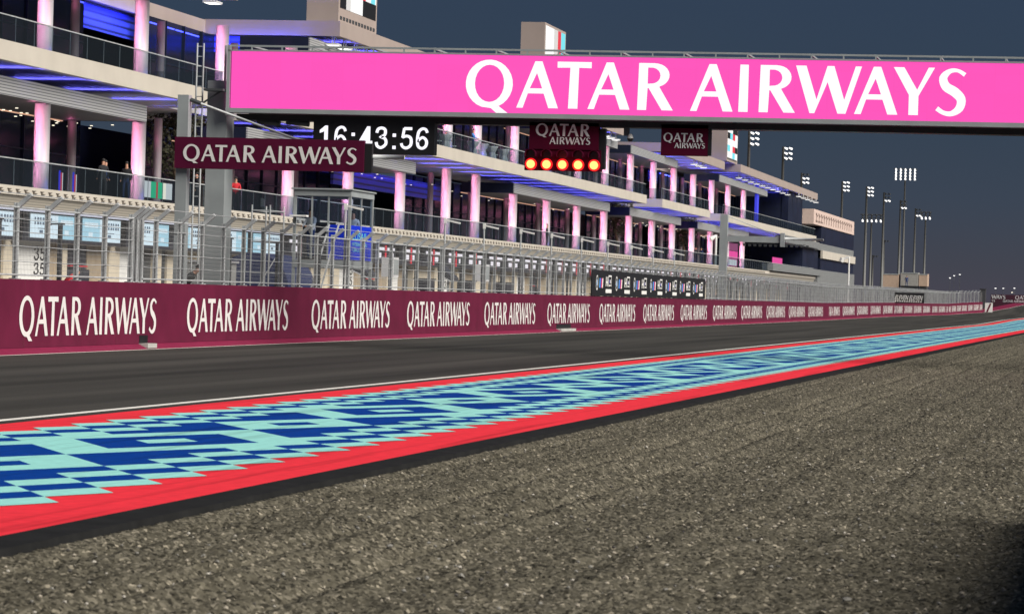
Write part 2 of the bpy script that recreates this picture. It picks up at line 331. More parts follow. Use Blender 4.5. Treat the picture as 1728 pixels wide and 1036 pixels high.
def lx(y): return wx(y)+.05 if y < 577 else float(np.interp(y, [577, 606, 637, 709], [-23.86, -21.3, -19.3, -12.7]))
b = MB()
for y0, y1 in zip(ys[:-1], ys[1:]):
    k = 6
    for i in range(k):
        def P(y, f): a, c = lx(y), kx(-13.0, y); return (a+(c-a)*f, y, gz(y))
        b.quad(P(y0, i/k), P(y0, (i+1)/k), P(y1, (i+1)/k), P(y1, i/k))
tag(b.build('race_track', am), kind='structure')
b = MB()
go = lambda y: gz(y)-(.4 if y < 276 else .05)
for y0, y1 in zip(ys[:-1], ys[1:]): b.quad((kx(-7.0, y0), y0, go(y0)), (11.9, y0, go(y0)), (11.9, y1, go(y1)), (kx(-7., y1), y1, go(y1))); b.quad((11.9, y0, gz(y0)-.07), (60, y0, gz(y0)-.07), (60, y1, gz(y1)-.07), (11.9, y1, gz(y1)-.07))
tag(b.build('run_off_ground', mat('runoff', (.10, .092, .078), .95, var=.25, vs=.6, bump=.5, bs=5)), kind='structure')
# pit lane concrete behind the wall
b = MB()
for y0, y1 in zip(ys[:-1], ys[1:]):
    if y1 < 575: b.quad((-60, y0, gz(y0)-.02), (wx(y0)-.1, y0, gz(y0)-.02), (wx(y1)-.1, y1, gz(y1)-.02), (-60, y1, gz(y1)-.02))
tag(b.build('pit_lane', mat('pit_asphalt', (.10, .10, .10), .85, var=.15, vs=.5)), kind='structure')
# maroon run off strip + white edge line beyond the wall end and along it
b = MB(); b2 = MB()
for y0, y1 in zip(ys[:-1], ys[1:]):
    a, c = lx(y0), lx(y1); z0, z1 = gz(y0), gz(y1); o = .28 if y0 < 575 else 0
    b.quad((a+o, y0, z0+.006), (a+o+.13, y0, z0+.006), (c+o+.13, y1, z1+.006), (c+o, y1, z1+.006))
    if y0 >= 560: b2.quad((a-3, y0, z0+.02), (a+.02, y0, z0+.003), (c+.02, y1, z1+.003), (c-3, y1, z1+.02))
tag(b.build('wall_edge_line', linew), kind='structure'); tag(b2.build('painted_run_off', maroonline), kind='structure')
# white track line, dark joint, kerb
b = MB()
ky = list(np.arange(8, 100, 4.))+list(np.arange(100, 705, 12.))
for y0, y1 in zip(ky[:-1], ky[1:]): b.quad((kx(-13.78, y0), y0, gz(y0)+.005), (kx(-13.60, y0), y0, gz(y0)+.005), (kx(-13.60, y1), y1, gz(y1)+.005), (kx(-13.78, y1), y1, gz(y1)+.005))
tag(b.build('track_edge_line', linew), kind='structure')
b = MB()
for y0, y1 in zip(ky[:-1], ky[1:]):
    z0, z1 = gz(y0), gz(y1)
    for xa, za, xb, zb, mi in ((-13.02, -.02, -12.98, .015, 0), (-13.30, .008, -7.44, .02, 1), (-7.44, .02, -7.10, .012, 0), (-7.10, .012, -7.08, -.15, 0)):
        if mi == 0 and xa < -13: continue
        b.quad((kx(xa, y0), y0, z0+za), (kx(xb, y0), y0, z0+zb), (kx(xb, y1), y1, z1+zb), (kx(xa, y1), y1, z1+za), mi)
kerb = tag(b.build('kerb', [rubber, kred]), kind='structure')
# painted geometric pattern: cells of a skewed lattice
def cellcol(a, bb):
    d = bb-a
    if d < 1 or d > 13: return None
    if d in (1, 3, 11, 13): return 0
    if d in (2, 12): return 1
    am_, bm = a % 8, bb-(a-a % 8)
    def lo(a0, bt):  # triangle below
        return [(a0, bt-3), (a0, bt-2), (a0, bt-1), (a0+1, bt-2), (a0+1, bt-1), (a0+2, bt-1)]
    S = set(lo(2, 9)+lo(7, 14)+[(8-p, 22-q) for p, q in lo(2, 9)]+[(16-p, 30-q) for p, q in lo(7, 14)]+[(8, 15)])
    for p in (3, 4, 5):
        for q in (10, 11, 12):
            if (p, q) != (4, 11): S.add((p, q))
    for s in (-1, 0, 1):
        if (am_+8*s, bm+8*s) in S: return 1
    return 0
b = MB()
for a in range(-22, 480):
    for bb in range(a, a+15):
        c = cellcol(a, bb)
        if c is None: continue
        def P(i, j):
            x = -8.17+.32*(i-j); y = 25.09+.83*i+.60*j; return (kx(x, y), y, gz(y)+.0245-.002*(x+7.44)/-5.9*5)
        p = P(a, bb)
        if p[1] < 8 or p[1] > 640: continue
        b.quad(P(a, bb), P(a+1, bb), P(a+1, bb+1), P(a, bb+1), c)
b.build('painted_pattern', [kcyan, kblue], parent=kerb)
# gravel trap: displaced sheet of stones, coarser with distance
def gravel(name, x0, x1, y0, y1, step, seed):
    rng = np.random.default_rng(seed)
    yl = [y0]
    while yl[-1] < y1: yl.append(yl[-1]+max(.020, yl[-1]*.00125))
    yl = np.array(yl); nx = int((x1-x0)/step); ny = len(yl)
    X, Y = np.meshgrid(np.linspace(x0, x1, nx), yl); st = np.gradient(yl)[:, None]
    amp = np.interp(Y, [15, 35, 80, 280], [.022, .028, .038, .05])
    Xj = X+rng.uniform(-.4, .4, X.shape)*step; Yj = Y+rng.uniform(-.4, .4, X.shape)*st
    Xj[:, 0] = x0; Xj[:, -1] = x1
    Z = rng.random(X.shape)**1.5*amp*1.25
    for q, wgt in ((3, .9), (9, .35)):
        coarse = rng.random((ny//q+3, nx//q+3)); yi = np.arange(ny)/q; xi = np.arange(nx)/q
        y_, x_ = yi.astype(int), xi.astype(int); fy = (yi-y_)[:, None]; fx = (xi-x_)[None, :]; fy = fy*fy*(3-2*fy); fx = fx*fx*(3-2*fx)
        Z += (coarse[y_][:, x_]*(1-fy)*(1-fx)+coarse[y_+1][:, x_]*fy*(1-fx)+coarse[y_][:, x_+1]*(1-fy)*fx+coarse[y_+1][:, x_+1]*fy*fx)*amp*wgt
    for fxp, wdt, dep in ((-5.62, .15, 3.2), (-6.75, .10, .9), (-4.75, .12, 2.2), (-3.4, .12, .7), (-2.3, .16, .5), (-.9, .15, .8), (.8, .2, .6), (2.5, .2, .6), (5, .3, 1), (8, .3, 1)):
        cx_ = fxp+.05*np.sin(Y*.35+fxp)+.004*(Y-40)*(fxp > -5.7)*(1 if fxp < -3 else 1.8)
        Z -= dep*.034*np.exp(-((X-cx_)/wdt)**2); Z += .55*dep*.034*np.exp(-((X-cx_-2.2*wdt)/(wdt*1.1))**2)
    Z += .010*np.sin(X*2.1+Y*.05)-.085
    edge = np.clip((X-x0)/.25, 0, 1); Z = Z*edge+(Z*.35-.005)*(1-edge); Z[:, 0] = -.2
    me = bpy.data.meshes.new(name); N = nx*ny
    me.vertices.add(N); me.vertices.foreach_set('co', np.stack([Xj, Yj, Z], -1).reshape(-1).astype(np.float32))
    i = (np.arange(ny-1)[:, None]*nx+np.arange(nx-1)[None, :]).reshape(-1)
    q = np.stack([i, i+1, i+nx+1, i+nx], -1).reshape(-1).astype(np.int32); F = len(i)
    me.loops.add(F*4); me.loops.foreach_set('vertex_index', q); me.polygons.add(F); me.polygons.foreach_set('loop_start', np.arange(0, F*4, 4, dtype=np.int32))
    me.update(calc_edges=True); me.validate()
    ob = bpy.data.objects.new(name, me); sc.collection.objects.link(ob); return ob
gv = bpy.data.materials.new('gravel'); gv.use_nodes = True; n = gv.node_tree; bs = n.nodes['Principled BSDF']; bs.inputs['Roughness'].default_value = .9
bs.inputs['Specular IOR Level'].default_value = .2
t = n.nodes.new('ShaderNodeTexCoord'); vo = n.nodes.new('ShaderNodeTexVoronoi'); vo.inputs['Scale'].default_value = 36; n.links.new(t.outputs['Object'], vo.inputs['Vector'])
sp = n.nodes.new('ShaderNodeSeparateColor'); n.links.new(vo.outputs['Color'], sp.inputs[0])
rr = n.nodes.new('ShaderNodeValToRGB'); n.links.new(sp.outputs[0], rr.inputs[0]); ee = rr.color_ramp.elements
ee[0].position = 0; ee[0].color = (.028, .026, .020, 1); ee[1].position = 1; ee[1].color = (.60, .55, .47, 1)
for p, c in ((.35, (.128, .119, .096)), (.75, (.205, .192, .160)), (.95, (.32, .298, .255))): k = ee.new(p); k.color = c+(1,)
n3 = n.nodes.new('ShaderNodeTexNoise'); n3.inputs['Scale'].default_value = .5; n3.inputs['Detail'].default_value = 4; n.links.new(t.outputs['Object'], n3.inputs[0])
r3 = n.nodes.new('ShaderNodeValToRGB'); r3.color_ramp.elements[0].position = .3; r3.color_ramp.elements[0].color = (.46, .44, .385, 1); r3.color_ramp.elements[1].position = .7; r3.color_ramp.elements[1].color = (.64, .61, .54, 1)
n.links.new(n3.outputs['Fac'], r3.inputs[0]); mx = n.nodes.new('ShaderNodeMix'); mx.data_type = 'RGBA'; mx.blend_type = 'MULTIPLY'; mx.inputs[0].default_value = 1
n.links.new(rr.outputs[0], mx.inputs[6]); n.links.new(r3.outputs[0], mx.inputs[7]); n.links.new(mx.outputs[2], bs.inputs['Base Color'])
g = gravel('gravel_trap', -7.085, 12, 14.5, 280, .026, 1); g.data.materials.append(gv); tag(g, kind='structure')
mb = MB(); rs = random.Random(5); t_ = (1+5**.5)/2
ICO = [Vector(v).normalized() for v in ((-1, t_, 0), (1, t_, 0), (-1, -t_, 0), (1, -t_, 0), (0, -1, t_), (0, 1, t_), (0, -1, -t_), (0, 1, -t_), (t_, 0, -1), (t_, 0, 1), (-t_, 0, -1), (-t_, 0, 1))]
IF = ((0, 11, 5), (0, 5, 1), (0, 1, 7), (0, 7, 10), (0, 10, 11), (1, 5, 9), (5, 11, 4), (11, 10, 2), (10, 7, 6), (7, 1, 8), (3, 9, 4), (3, 4, 2), (3, 2, 6), (3, 6, 8), (3, 8, 9), (4, 9, 5), (2, 4, 11), (6, 2, 10), (8, 6, 7), (9, 8, 1))
for i in range(2600):
    yy = 15+75*rs.random()**1.7; xx = rs.uniform(-7.02, 4); s_ = rs.uniform(.008, .017)*(1 if rs.random() < .97 else 1.7)
    z_ = .015 if xx < -7.1 else -.035; k_ = len(mb.v); mi = rs.choice((0, 0, 1, 1, 2, 3))
    mb.v += [(xx+v.x*s_*rs.uniform(.7, 1.4), yy+v.y*s_*rs.uniform(.7, 1.4), z_+v.z*s_*rs.uniform(.5, 1)) for v in ICO]
    for f in IF: mb.f.append(tuple(k_+q for q in f)); mb.m.append(mi)
tag(mb.build('loose_stones', [mat('stone_buff', (.34, .30, .24), .9), mat('stone_grey', (.20, .19, .17), .9), mat('stone_pale', (.40, .37, .32), .85), mat('stone_dark', (.06, .055, .05), .9)]), kind='stuff')
# ================================================================ BARRIER WALL
wall = thing('barrier_wall', (wx(74), 74, 0), 'long maroon trackside wall with repeated white airline lettering', 'wall')
wys = list(np.arange(-46, 520, 8.))+list(np.arange(520, 576.5, 2.5))
def strip(prof, ysl, mb, mi=0):   # sweep a closed profile of (dx, z) along the wall line
    for y0, y1 in zip(ysl[:-1], ysl[1:]):
        X0, X1, z0, z1 = wx(y0), wx(y1), gz(y0), gz(y1)
        for (a, za), (c, zc) in zip(prof, prof[1:]+prof[:1]):
            mb.quad((X0+a, y0, z0+za), (X0+c, y0, z0+zc), (X1+c, y1, z1+zc), (X1+a, y1, z1+za), mi)
    for y in (ysl[0], ysl[-1]):
        p = [(wx(y)+a, y, gz(y)+z) for a, z in prof]
        if len(p) == 4: mb.quad(*p, mi)
    return mb
strip([(0, .14), (0, 1.765), (-.35, 1.765), (-.35, -.1)], wys, MB()).build('wall_panel', maroon, wall)
strip([(.26, -.05), (.24, .03), (.02, .135), (-.02, -.05)], wys, MB()).build('wall_base', maroonline, wall)
mbj = MB()
for y in np.arange(76, 400, 7.8):
    mbj.box(wx(y)-.02, wx(y)+.004, y, y+.025, gz(y)+.14, gz(y)+1.76)
mbj.build('panel_joints', mat('joint', (.10, .012, .03), .7), wall)
SY = [(60.4, 72.3), (75.6, 87.6), (90.8, 103.1), (106.4, 119.0), (122.2, 135.2), (138.7, 152.1), (155.7, 169.6), (173.2, 187.9), (191.6, 206.9), (210.6, 226.3), (230.3, 247.0), (250.9, 269.4), (273.8, 293.2), (297.7, 317.6), (322.3, 343.5), (348.6, 364.9), (368.3, 382.7), (385.7, 400.2), (403.9, 418.5), (422.1, 437.0), (439.8, 453.7), (456.8, 471.2), (473.9, 488.8), (491.9, 506.6), (511.1, 522.9), (525.7, 541.1), (544.0, 551.2), (552.1, 555.9), (556.8, 560.5), (561.2, 564.7), (565.6, 568.8), (569.7, 572.7), (573.3, 574.9)]
for y0, y1 in SY:
    f = lambda u, v: (wx(y0+u)+.012, y0+u, gz(y0+u)+v)
    mb = layout(POS, f, MB(), s=.95, oy=.41, xs=(y1-y0)/QW/.95); mb.build('lettering', lettw, wall)
for y, yw in ((86.0, .75), (158.6, 4.2)):
    MB().box(wx(y)-.05, wx(y)+.014, y, y+yw, .16, .36).build('drain_opening', black, wall)
    MB().box(wx(y)+.02, wx(y)+.28, y-.1, y+yw, .03, .15).build('drain_sill', conc, wall)
cbk = thing('unseen_shadow_barrier', (-.1, 23, 0), 'unseen low concrete barrier added to cast the dark bottom right shadow', 'barrier')  # unseen barrier, added just outside the view to throw the corner shadow
b = MB()
for y_ in np.arange(16.5, 28.4, 4.0): b.hexa([(-.22, y_, -.2), (.55, y_, -.2), (.55, y_+3.96, -.2), (-.22, y_+3.96, -.2), (0, y_, 1.0), (.32, y_, 1.0), (.32, y_+3.96, 1.0), (0, y_+3.96, 1.0)])
b.build('blocks', conc, cbk)
# ================================================================ DEBRIS FENCE on the wall
fence = thing('debris_fence', (wx(74)-.15, 74, 1.77), 'tall galvanised wire debris fence with cranked post tops standing on the maroon wall', 'fence')
def post(mb, y):
    X = wx(y)-.16; z = gz(y)+1.766; T = 1.80
    mb.box(X-.055, X-.02, y-.06, y+.06, z, z+T); mb.box(X-.02, X+.02, y-.008, y+.008, z, z+T); mb.box(X+.02, X+.055, y-.06, y+.06, z, z+T)
    mb.bar((X, y, z+T-.12), (X+.36, y, z+T+.20), .10, .11)
    mb.box(X-.12, X+.12, y-.10, y+.10, z, z+.02)
py = []; y = 61.0
while y < 574: py.append(y); y += 2.45
py += [86.0, 86.5]
py.sort(); near = [p for p in py if p > 73][:100]; rest = [p for p in py if p not in near]
for p in near: mb = MB(); post(mb, p); mb.build('fence_post', steel, fence)
mb = MB()
for p in rest: post(mb, p)
tag(mb.build('far_fence_posts', steel, fence), kind='stuff')
mb = MB()
for y0, y1 in zip(py[:-1], py[1:]):
    if y1-y0 < 1: continue
    for dz, r in ((.10, .022), (1.69, .026)):
        mb.tube((wx(y0)-.10, y0, gz(y0)+1.766+dz), (wx(y1)-.10, y1, gz(y1)+1.766+dz), r, 6, caps=False)
    sag = .015
    ym = (y0+y1)/2
    for dz in (.42, .78, 1.12, 1.42):
        mb.tube((wx(y0)-.09, y0, gz(y0)+1.766+dz), (wx(ym)-.09, ym, gz(ym)+1.766+dz-sag), .009, 4, caps=False)
        mb.tube((wx(ym)-.09, ym, gz(ym)+1.766+dz-sag), (wx(y1)-.09, y1, gz(y1)+1.766+dz), .009, 4, caps=False)
    mb.tube((wx(y0)+.18, y0, gz(y0)+1.766+1.99), (wx(y1)+.18, y1, gz(y1)+1.766+1.99), .010, 4, caps=False)
mb.build('rails_and_cables', steel, fence)
mb = MB()
for y0, y1 in zip(wys[:-1], wys[1:]):
    a = (wx(y0)-.095, y0, gz(y0)+1.82); b_ = (wx(y1)-.095, y1, gz(y1)+1.82)
    mb.quad(a, b_, (b_[0], b_[1], b_[2]+1.6), (a[0], a[1], a[2]+1.6))
mb.build('wire_mesh', wiremesh, fence)
# stanchions a little behind the wall
for i, y in enumerate([76.2, 81.1, 92.8, 98.4, 104.5, 110.6, 122.5]+[127.4+4.9*k for k in range(40)]):
    X = wx(y)-.75; mb = MB(); mb.box(X-.045, X+.045, y-.06, y+.06, 0, 3.16); mb.box(X-.28, X+.10, y-.07, y+.07, 3.164, 3.20); mb.build('stanchion', steeld, fence)
# second, inner fence along the far pit exit
f2 = thing('pit_exit_fence', (-33.5, 235, 0), 'dense grey mesh fence behind the far part of the maroon wall', 'fence')
mbp = MB(); k = 0
for i, y in enumerate(np.arange(236, 572, 3.4)):
    X = wx(y)-2.4; z = gz(y); mb = MB() if i < 97 else mbp
    mb.box(X-.06, X+.06, y-.05, y+.05, z, z+3.35); mb.bar((X, y, z+3.3), (X+.45, y, z+3.72), .10, .10)
    if i < 97: mb.build('fence_post', steel, f2)
if mbp.v: tag(mbp.build('far_fence_posts', steel, f2), kind='stuff')
mb = MB()
for y0, y1 in zip(np.arange(236, 566, 6), np.arange(242, 572, 6)):
    a = (wx(y0)-2.33, y0, gz(y0)+.2); c = (wx(y1)-2.33, y1, gz(y1)+.2)
    mb.quad(a, c, (c[0], c[1], c[2]+3.1), (a[0], a[1], a[2]+3.1)); mb.quad((a[0], a[1], a[2]+3.1), (c[0], c[1], c[2]+3.1), (c[0]+.4, c[1], c[2]+3.5), (a[0]+.4, a[1], a[2]+3.5))
mb.build('wire_mesh', wiremesh, f2)
# ================================================================ BLACK FENCE BANNERS
bn = thing('fence_banner', (-27.1, 169.8, 1.8), 'long black fence banner with white emblems and coloured slanted stripes', 'banner')
mb = MB()
for y0, y1 in zip(np.arange(169.8, 224, 5.45), np.arange(175.25, 230, 5.45)):
    mb.hexa([(wx(y0)+.02, y0, 1.79), (wx(y0)+.06, y0, 1.79), (wx(y1)+.06, y1, 1.79), (wx(y1)+.02, y1, 1.79), (wx(y0)+.02, y0, 3.12), (wx(y0)+.06, y0, 3.12), (wx(y1)+.06, y1, 3.12), (wx(y1)+.02, y1, 3.12)])
mb.build('banner_cloth', black, bn)
lb = mat('stripe_light_blue', (.10, .35, .75), .5); db = mat('stripe_violet', (.05, .04, .42), .5); rd = mat('stripe_red', (.7, .03, .05), .5)
y = 171.0
for i in range(14):
    ff = lambda u, v: (wx(y+u)+.075, y+u, 1.79+v)
    if i % 2 == 0:
        mb = MB()   # round emblem and slanted stripes
        for q in range(20):
            t0, t1 = 2*math.pi*q/20, 2*math.pi*(q+1)/20
            P = lambda r, t: ff(.55+r*math.cos(t)*.95, .68+r*math.sin(t)*.9)
            mb.quad(P(.36, t0), P(.44, t0), P(.44, t1), P(.36, t1), 0)
            mb.quad(P(0, t0), P(.2, t0), P(.2, t1), P(0, t1), 1 if (q//5) % 2 == 0 else 0)
        mb.build('round_emblem', [white, lb], bn); mb = MB()
        for s, mi in ((0, 1), (.36, 2), (.72, 3), (1.05, 0)):
            mb.quad(ff(1.35+s, .42), ff(1.68+s, .42), ff(1.80+s, .92), ff(1.47+s, .92), mi)
        mb.build('striped_emblem', [white, lb, db, rd], bn)
    else:
        mb = MB()
        mb.quad(ff(0, .16), ff(2.3, .16), ff(2.3, .36), ff(0, .36), 0)
        for a0, a1, c0, c1 in ((.0, .22, .5, 1.02), (.22, .6, .68, .78), (.6, .82, .5, 1.02), (1.0, 1.12, .5, 1.1), (1.12, 2.2, 1.02, 1.1), (2.08, 2.2, .5, 1.02), (1.3, 1.9, .52, .60), (1.6, 1.9, .68, .86)):
            mb.quad(ff(a0, c0), ff(a1, c0), ff(a1, c1), ff(a0, c1), 0)
        mb.quad(ff(1.3, .68), ff(1.52, .68), ff(1.52, .86), ff(1.3, .86), 1)
        mb.build('boxed_emblem', [white, db], bn)
    y += 3.85 if i % 2 == 0 else 3.75
bn2 = thing('fence_banner', (-30.3, 441.8, 2), 'short black banner with slanted white letters below the beige containers', 'banner')
mb = MB(); mb.hexa([(-30.38, 441.8, 2.0), (-26.39, 442.2, 2.1), (-26.39, 442.3, 2.1), (-30.38, 441.9, 2.0), (-30.38, 441.8, 3.44), (-26.39, 442.2, 3.44), (-26.39, 442.3, 3.44), (-30.38, 441.9, 3.44)]); mb.build('banner_cloth', black, bn2)
mb = MB(); text_mesh(mb, 'ELEVEN ELEVEN', lambda u, v: (-30.2+u+.25*v, 441.76+u*.1-.02, 2.45+v), .62, wd=3.5); 
for q in range(12): mb.quad((-30.2+q*.3, 441.76+q*.03, 2.2), (-30.05+q*.3, 441.77+q*.03, 2.2), (-30.0+q*.3, 441.77+q*.03, 2.36), (-30.15+q*.3, 441.76+q*.03, 2.36))
mb.build('lettering', white, bn2)
# ================================================================ PIT BUILDING
F1, S1, F2 = 5.60, 10.62, 11.43
bld = thing('pit_building', (-47, 130, 0), 'long pit building with pink lit columns, cream slab edges and blue lit soffits', 'building')
# --- ground floor
mb = MB(); mb.box(-56, -47.6, 60, 560, 0, 5.2); mb.build('garage_core', tan, bld)
cy = 138.0-15*4
k = 0
while cy < 470:
    mb = MB(); mb.box(-47.6, -47.15, cy-1.0, cy+.0, 0, 3.42); mb.box(-47.6, -47.15, cy+6.35, cy+7.0, 0, 3.42); mb.box(-47.6, -47.15, cy+13.3, cy+14.0, 0, 3.42)
    mb.box(-47.6, -47.10, cy-1.0, cy+14.0, 3.424, 3.56)
    mb.build('pilaster', garage, bld)
    for j, (a, c) in enumerate(((cy, cy+6.35), (cy+7.0, cy+13.3))):
        st = (k*2+j) % 4
        mb = MB()
        if st == 0:
            mb.box(-47.59, -47.45, a+.6, a+5.1, 0, 3.41, 0); mb.box(-47.59, -47.5, a+5.2, c, 0, 3.41, 1)
            mb.build('garage_door_or_opening', [white, tan], bld)
            f = lambda u, v: (-47.43, a+3.2+u, v); mt = MB(); digits(mt, '35', f, .62, 0, 2.62, 1.5); digits(mt, '35', f, .55, 0, 1.98, 1.5)
            mt.build('door_number', black, bld)
        elif st == 1:
            mb.box(-47.59, -47.55, a, a+4.0, 0, 3.41, 0); mb.box(-47.59, -47.5, a+4.0, c, 0, 3.41, 1); mb.box(-47.5, -47.3, a+.3, a+3.8, 1.0, 2.3, 0)  # dark sheet stands in for the shaded inside of an open bay
            mb.box(-47.5, -47.2, a+.6, a+3.2, 2.42, 2.47, 2)
            mb.build('garage_door_or_opening', [scrdark, tan, red_cloth], bld)
        elif st == 2:
            mb.box(-47.59, -47.45, a, a+2.9, 0, 3.41, 0); mb.box(-47.59, -47.5, a+2.9, a+5.0, 0, 3.41, 1); mb.box(-47.59, -47.52, a+5.1, c, 0, 3.41, 2)
            mb.build('garage_door_or_opening', [white, tan, steeld], bld)
        else:
            mb.box(-47.59, -47.45, a+2, c, 0, 3.41, 0); mb.box(-47.59, -47.55, a, a+1.95, 0, 3.41, 1)
            mb.build('garage_door_or_opening', [garage, steeld], bld)
        # screens above the doors
        mb = MB(); sy0, sy1 = (a, a+6.15) if j == 0 else (a+.3, a+6.1)
        mb.box(-47.0, -46.6, sy0-.9, sy1+.2, 3.44, 4.80, 0)
        if cy < 178:
            mid = sy0+(sy1-sy0)*(.62 if j == 0 else .45); X = -46.57
            q = lambda y0, y1, z0, z1, mi: mb.quad((X+(.012 if mi in (3, 1) else 0), y0, z0), (X+(.012 if mi in (3, 1) else 0), y1, z0), (X+(.012 if mi in (3, 1) else 0), y1, z1), (X+(.012 if mi in (3, 1) else 0), y0, z1), mi)
            la, lb_ = (1, 2) if j == 0 else (2, 1)
            mb.quad((X, sy0, 3.58), (X, mid, 3.58), (X, mid, 4.62), (X, sy0, 4.62), 1 if j == 0 else 2); mb.quad((X, mid, 3.58), (X, sy1, 3.58), (X, sy1, 4.62), (X, mid, 4.62), 2 if j == 0 else 1)
            pa, pb = (sy0, mid) if j == 0 else (mid, sy1); wa, wb = (mid, sy1) if j == 0 else (sy0, mid)
            for r_ in range(2):
                for s_ in range(7): q(pa+.5+s_*.36, pa+.72+s_*.36+.06*(s_ % 2), 4.36-.20*r_, 4.48-.20*r_, 3)
            q(pa+1.0, pa+2.2, 3.98, 4.02, 3); q(pa+1.2, pa+1.7, 3.8, 3.93, 3)
            q(wa+.3, wb-.3, 4.22, 4.44, 1); q(wa+.9, wa+1.5, 3.8, 4.0, 1)
        else:
            X = -46.57
            for s_ in range(2):
                a0 = sy0+.3+s_*3.0; mb.quad((X, a0, 4.28), (X, a0+2.2, 4.28), (X, a0+2.2, 4.46), (X, a0, 4.46), 6)
                a0 += .6*((k+s_) % 2); mb.quad((X, a0, 3.8), (X, a0+1.3, 3.8), (X, a0+1.3, 4.12), (X, a0, 4.12), 6)
            mb.quad((X+.02, sy0+2.6, 3.55), (X+.02, sy0+3.0, 3.55), (X+.02, sy0+3.0, 4.6), (X+.02, sy0+2.6, 4.6), 5)
        mb.build('team_screen', [scrdark, ltblue, ltblue2, scrtext, whiteled, redled, mat('screen_grey_white', (0, 0, 0), .6, emit=(.85, .82, .88), es=1.1)], bld)
    cy += 15.0; k += 1
# --- canopy edge above garages
MB().box(-60, -47.2, 60, 489, 5.204, 5.56).build('terrace_slab', conc, bld)
MB().hexa([(-45.6, 60, 4.70), (-45.4, 60, 4.70), (-45.4, 489, 4.70), (-45.6, 489, 4.70), (-45.35, 60, 5.22), (-45.15, 60, 5.22), (-45.15, 489, 5.22), (-45.35, 489, 5.22)]).build('ribbed_canopy', ribcream, bld)
MB().box(-47.19, -45.05, 60, 489, 5.225, 5.60).build('terrace_edge', cream, bld)
MB().box(-45.55, -45.38, 60, 489, 4.62, 4.697).build('canopy_gutter', mat('pale_gutter', (.45, .48, .6), .4), bld)
mb = MB()
for y in np.arange(100, 420, 1.05):
    mb.box(-45.05, -45.0, y, y+.40, 5.44, 5.47); mb.box(-45.05, -45.0, y+.12, y+.18, 5.30, 5.44); mb.box(-45.05, -45.0, y+.3, y+.55, 5.34, 5.37)
tag(mb.build('cable_clips', mat('clip_brown', (.12, .10, .08), .7), bld), kind='stuff')
# --- columns
CY = [123.6, 138.4, 152.7, 167.0, 181.4, 196.0, 210.6, 225.3, 235.8, 250.7, 265.6, 280.6, 295.6, 310.8, 326.2, 341.1, 356.8, 372.9, 388.5, 404.5]
colr = mat('rear_column_shaded', (.20, .17, .18), .6)  # darker copy of the column paint, shade put into the colour
def column(y, x, z0, z1, r=.34, name='column', m=colm):
    o = MB().tube((x, y, z0), (x, y, z1), r, 20).build(name, m, bld); smooth_tube(o)
opn = (225.3, 235.8)
for y in CY:
    column(y, -46.3, F1, 10.25 if y in opn else 9.35)
    column(y, -46.3, F2, 15.12)
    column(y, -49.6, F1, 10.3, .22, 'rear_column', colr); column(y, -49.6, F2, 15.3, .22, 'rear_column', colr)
# --- pink column spots, added free-standing strips for even pink, blue transverse soffit lines
def lamp(kind, name, loc, e_, col, **kw):
    l = bpy.data.lights.new(name, kind); l.energy = e_; l.color = col
    for k_, v_ in kw.items(): setattr(l, k_, v_)
    o = bpy.data.objects.new(name, l); sc.collection.objects.link(o); o.location = loc; o.parent = bld; o.location = Vector(loc)-Vector(bld.location); return o
for y in CY:
    for z0, z1 in ((F1, 10.2 if y in opn else 9.3), (F2, 15.05)):
        lamp('POINT', 'column_spot', (-46.45, y-.85, z1-.28), 7, (1, .30, .52), shadow_soft_size=.12)
        L = lamp('AREA', 'added_column_strip', (-46.45, y-1.3, (z0+z1)/2), 34, (1, .32, .56), shape='RECTANGLE', size=.12, size_y=z1-z0-.3, spread=R(75)); L.rotation_euler = (R(90), 0, 0)
        lamp('POINT', 'rear_column_spot', (-49.5, y-.6, z1-.3), 5, (1, .22, .5), shadow_soft_size=.12)
        lamp('POINT', 'column_blue_spot', (-45.75, y-.25, z0+.3), 5, (.2, .2, 1), shadow_soft_size=.08)
y = 120.6
while y < 470:
    for z in (10.30, 15.97):
        if z > 12 and y > 389: z = 16.45
        L = lamp('AREA', 'soffit_blue_line', (-47.1, y, z-.06), 78, (.15, .14, 1), shape='RECTANGLE', size=3.6, size_y=.25)
        L.rotation_euler = (math.pi, 0, 0)
    y += 7.2
# --- slab modules
def slab(y0, y1, zb, zt, xf=-45.0, xb=-54, m=cream, nm='slab_edge'):
    mb = MB(); mb.box(xf-.35, xf, y0, y1, zb, zt, 0); mb.box(xb, xf-.352, y0, y0+.3, zb+.002, zt, 0); mb.box(xb, xf-.352, y1-.3, y1, zb+.002, zt, 0)
    mb.build(nm, m, bld)
    mb = MB(); mb.hexa([(xf-.35, y0+.3, zb+.06), (xf-.35, y1-.3, zb+.06), (xb, y1-.3, zb+.02), (xb, y0+.3, zb+.02), (xf-.35, y0+.3, zt-.02), (xf-.35, y1-.3, zt-.02), (xb, y1-.3, zt-.02), (xb, y0+.3, zt-.02)])
    mb.build('soffit', soff, bld)
for y0, y1 in ((100, 163), (174, 313.2), (324, 362), (374.4, 488)): slab(y0, y1, S1, F2)
for y0, y1 in ((163, 174), (313.2, 324), (362, 374.4)): MB().box(-54, -48.4, y0, y1, S1+.1, F2-.05).build('link_slab', conc, bld)
RT = 17.15
for y0, y1, zb, zt in ((100, 165, 16.25, 17.1), (187.4, 297.5, 16.25, 17.12), (331, 374, 16.35, 17.25), (389.6, 488.2, 16.75, 17.65)): slab(y0, y1, zb, zt, m=mauve, nm='roof_edge', xb=-56)
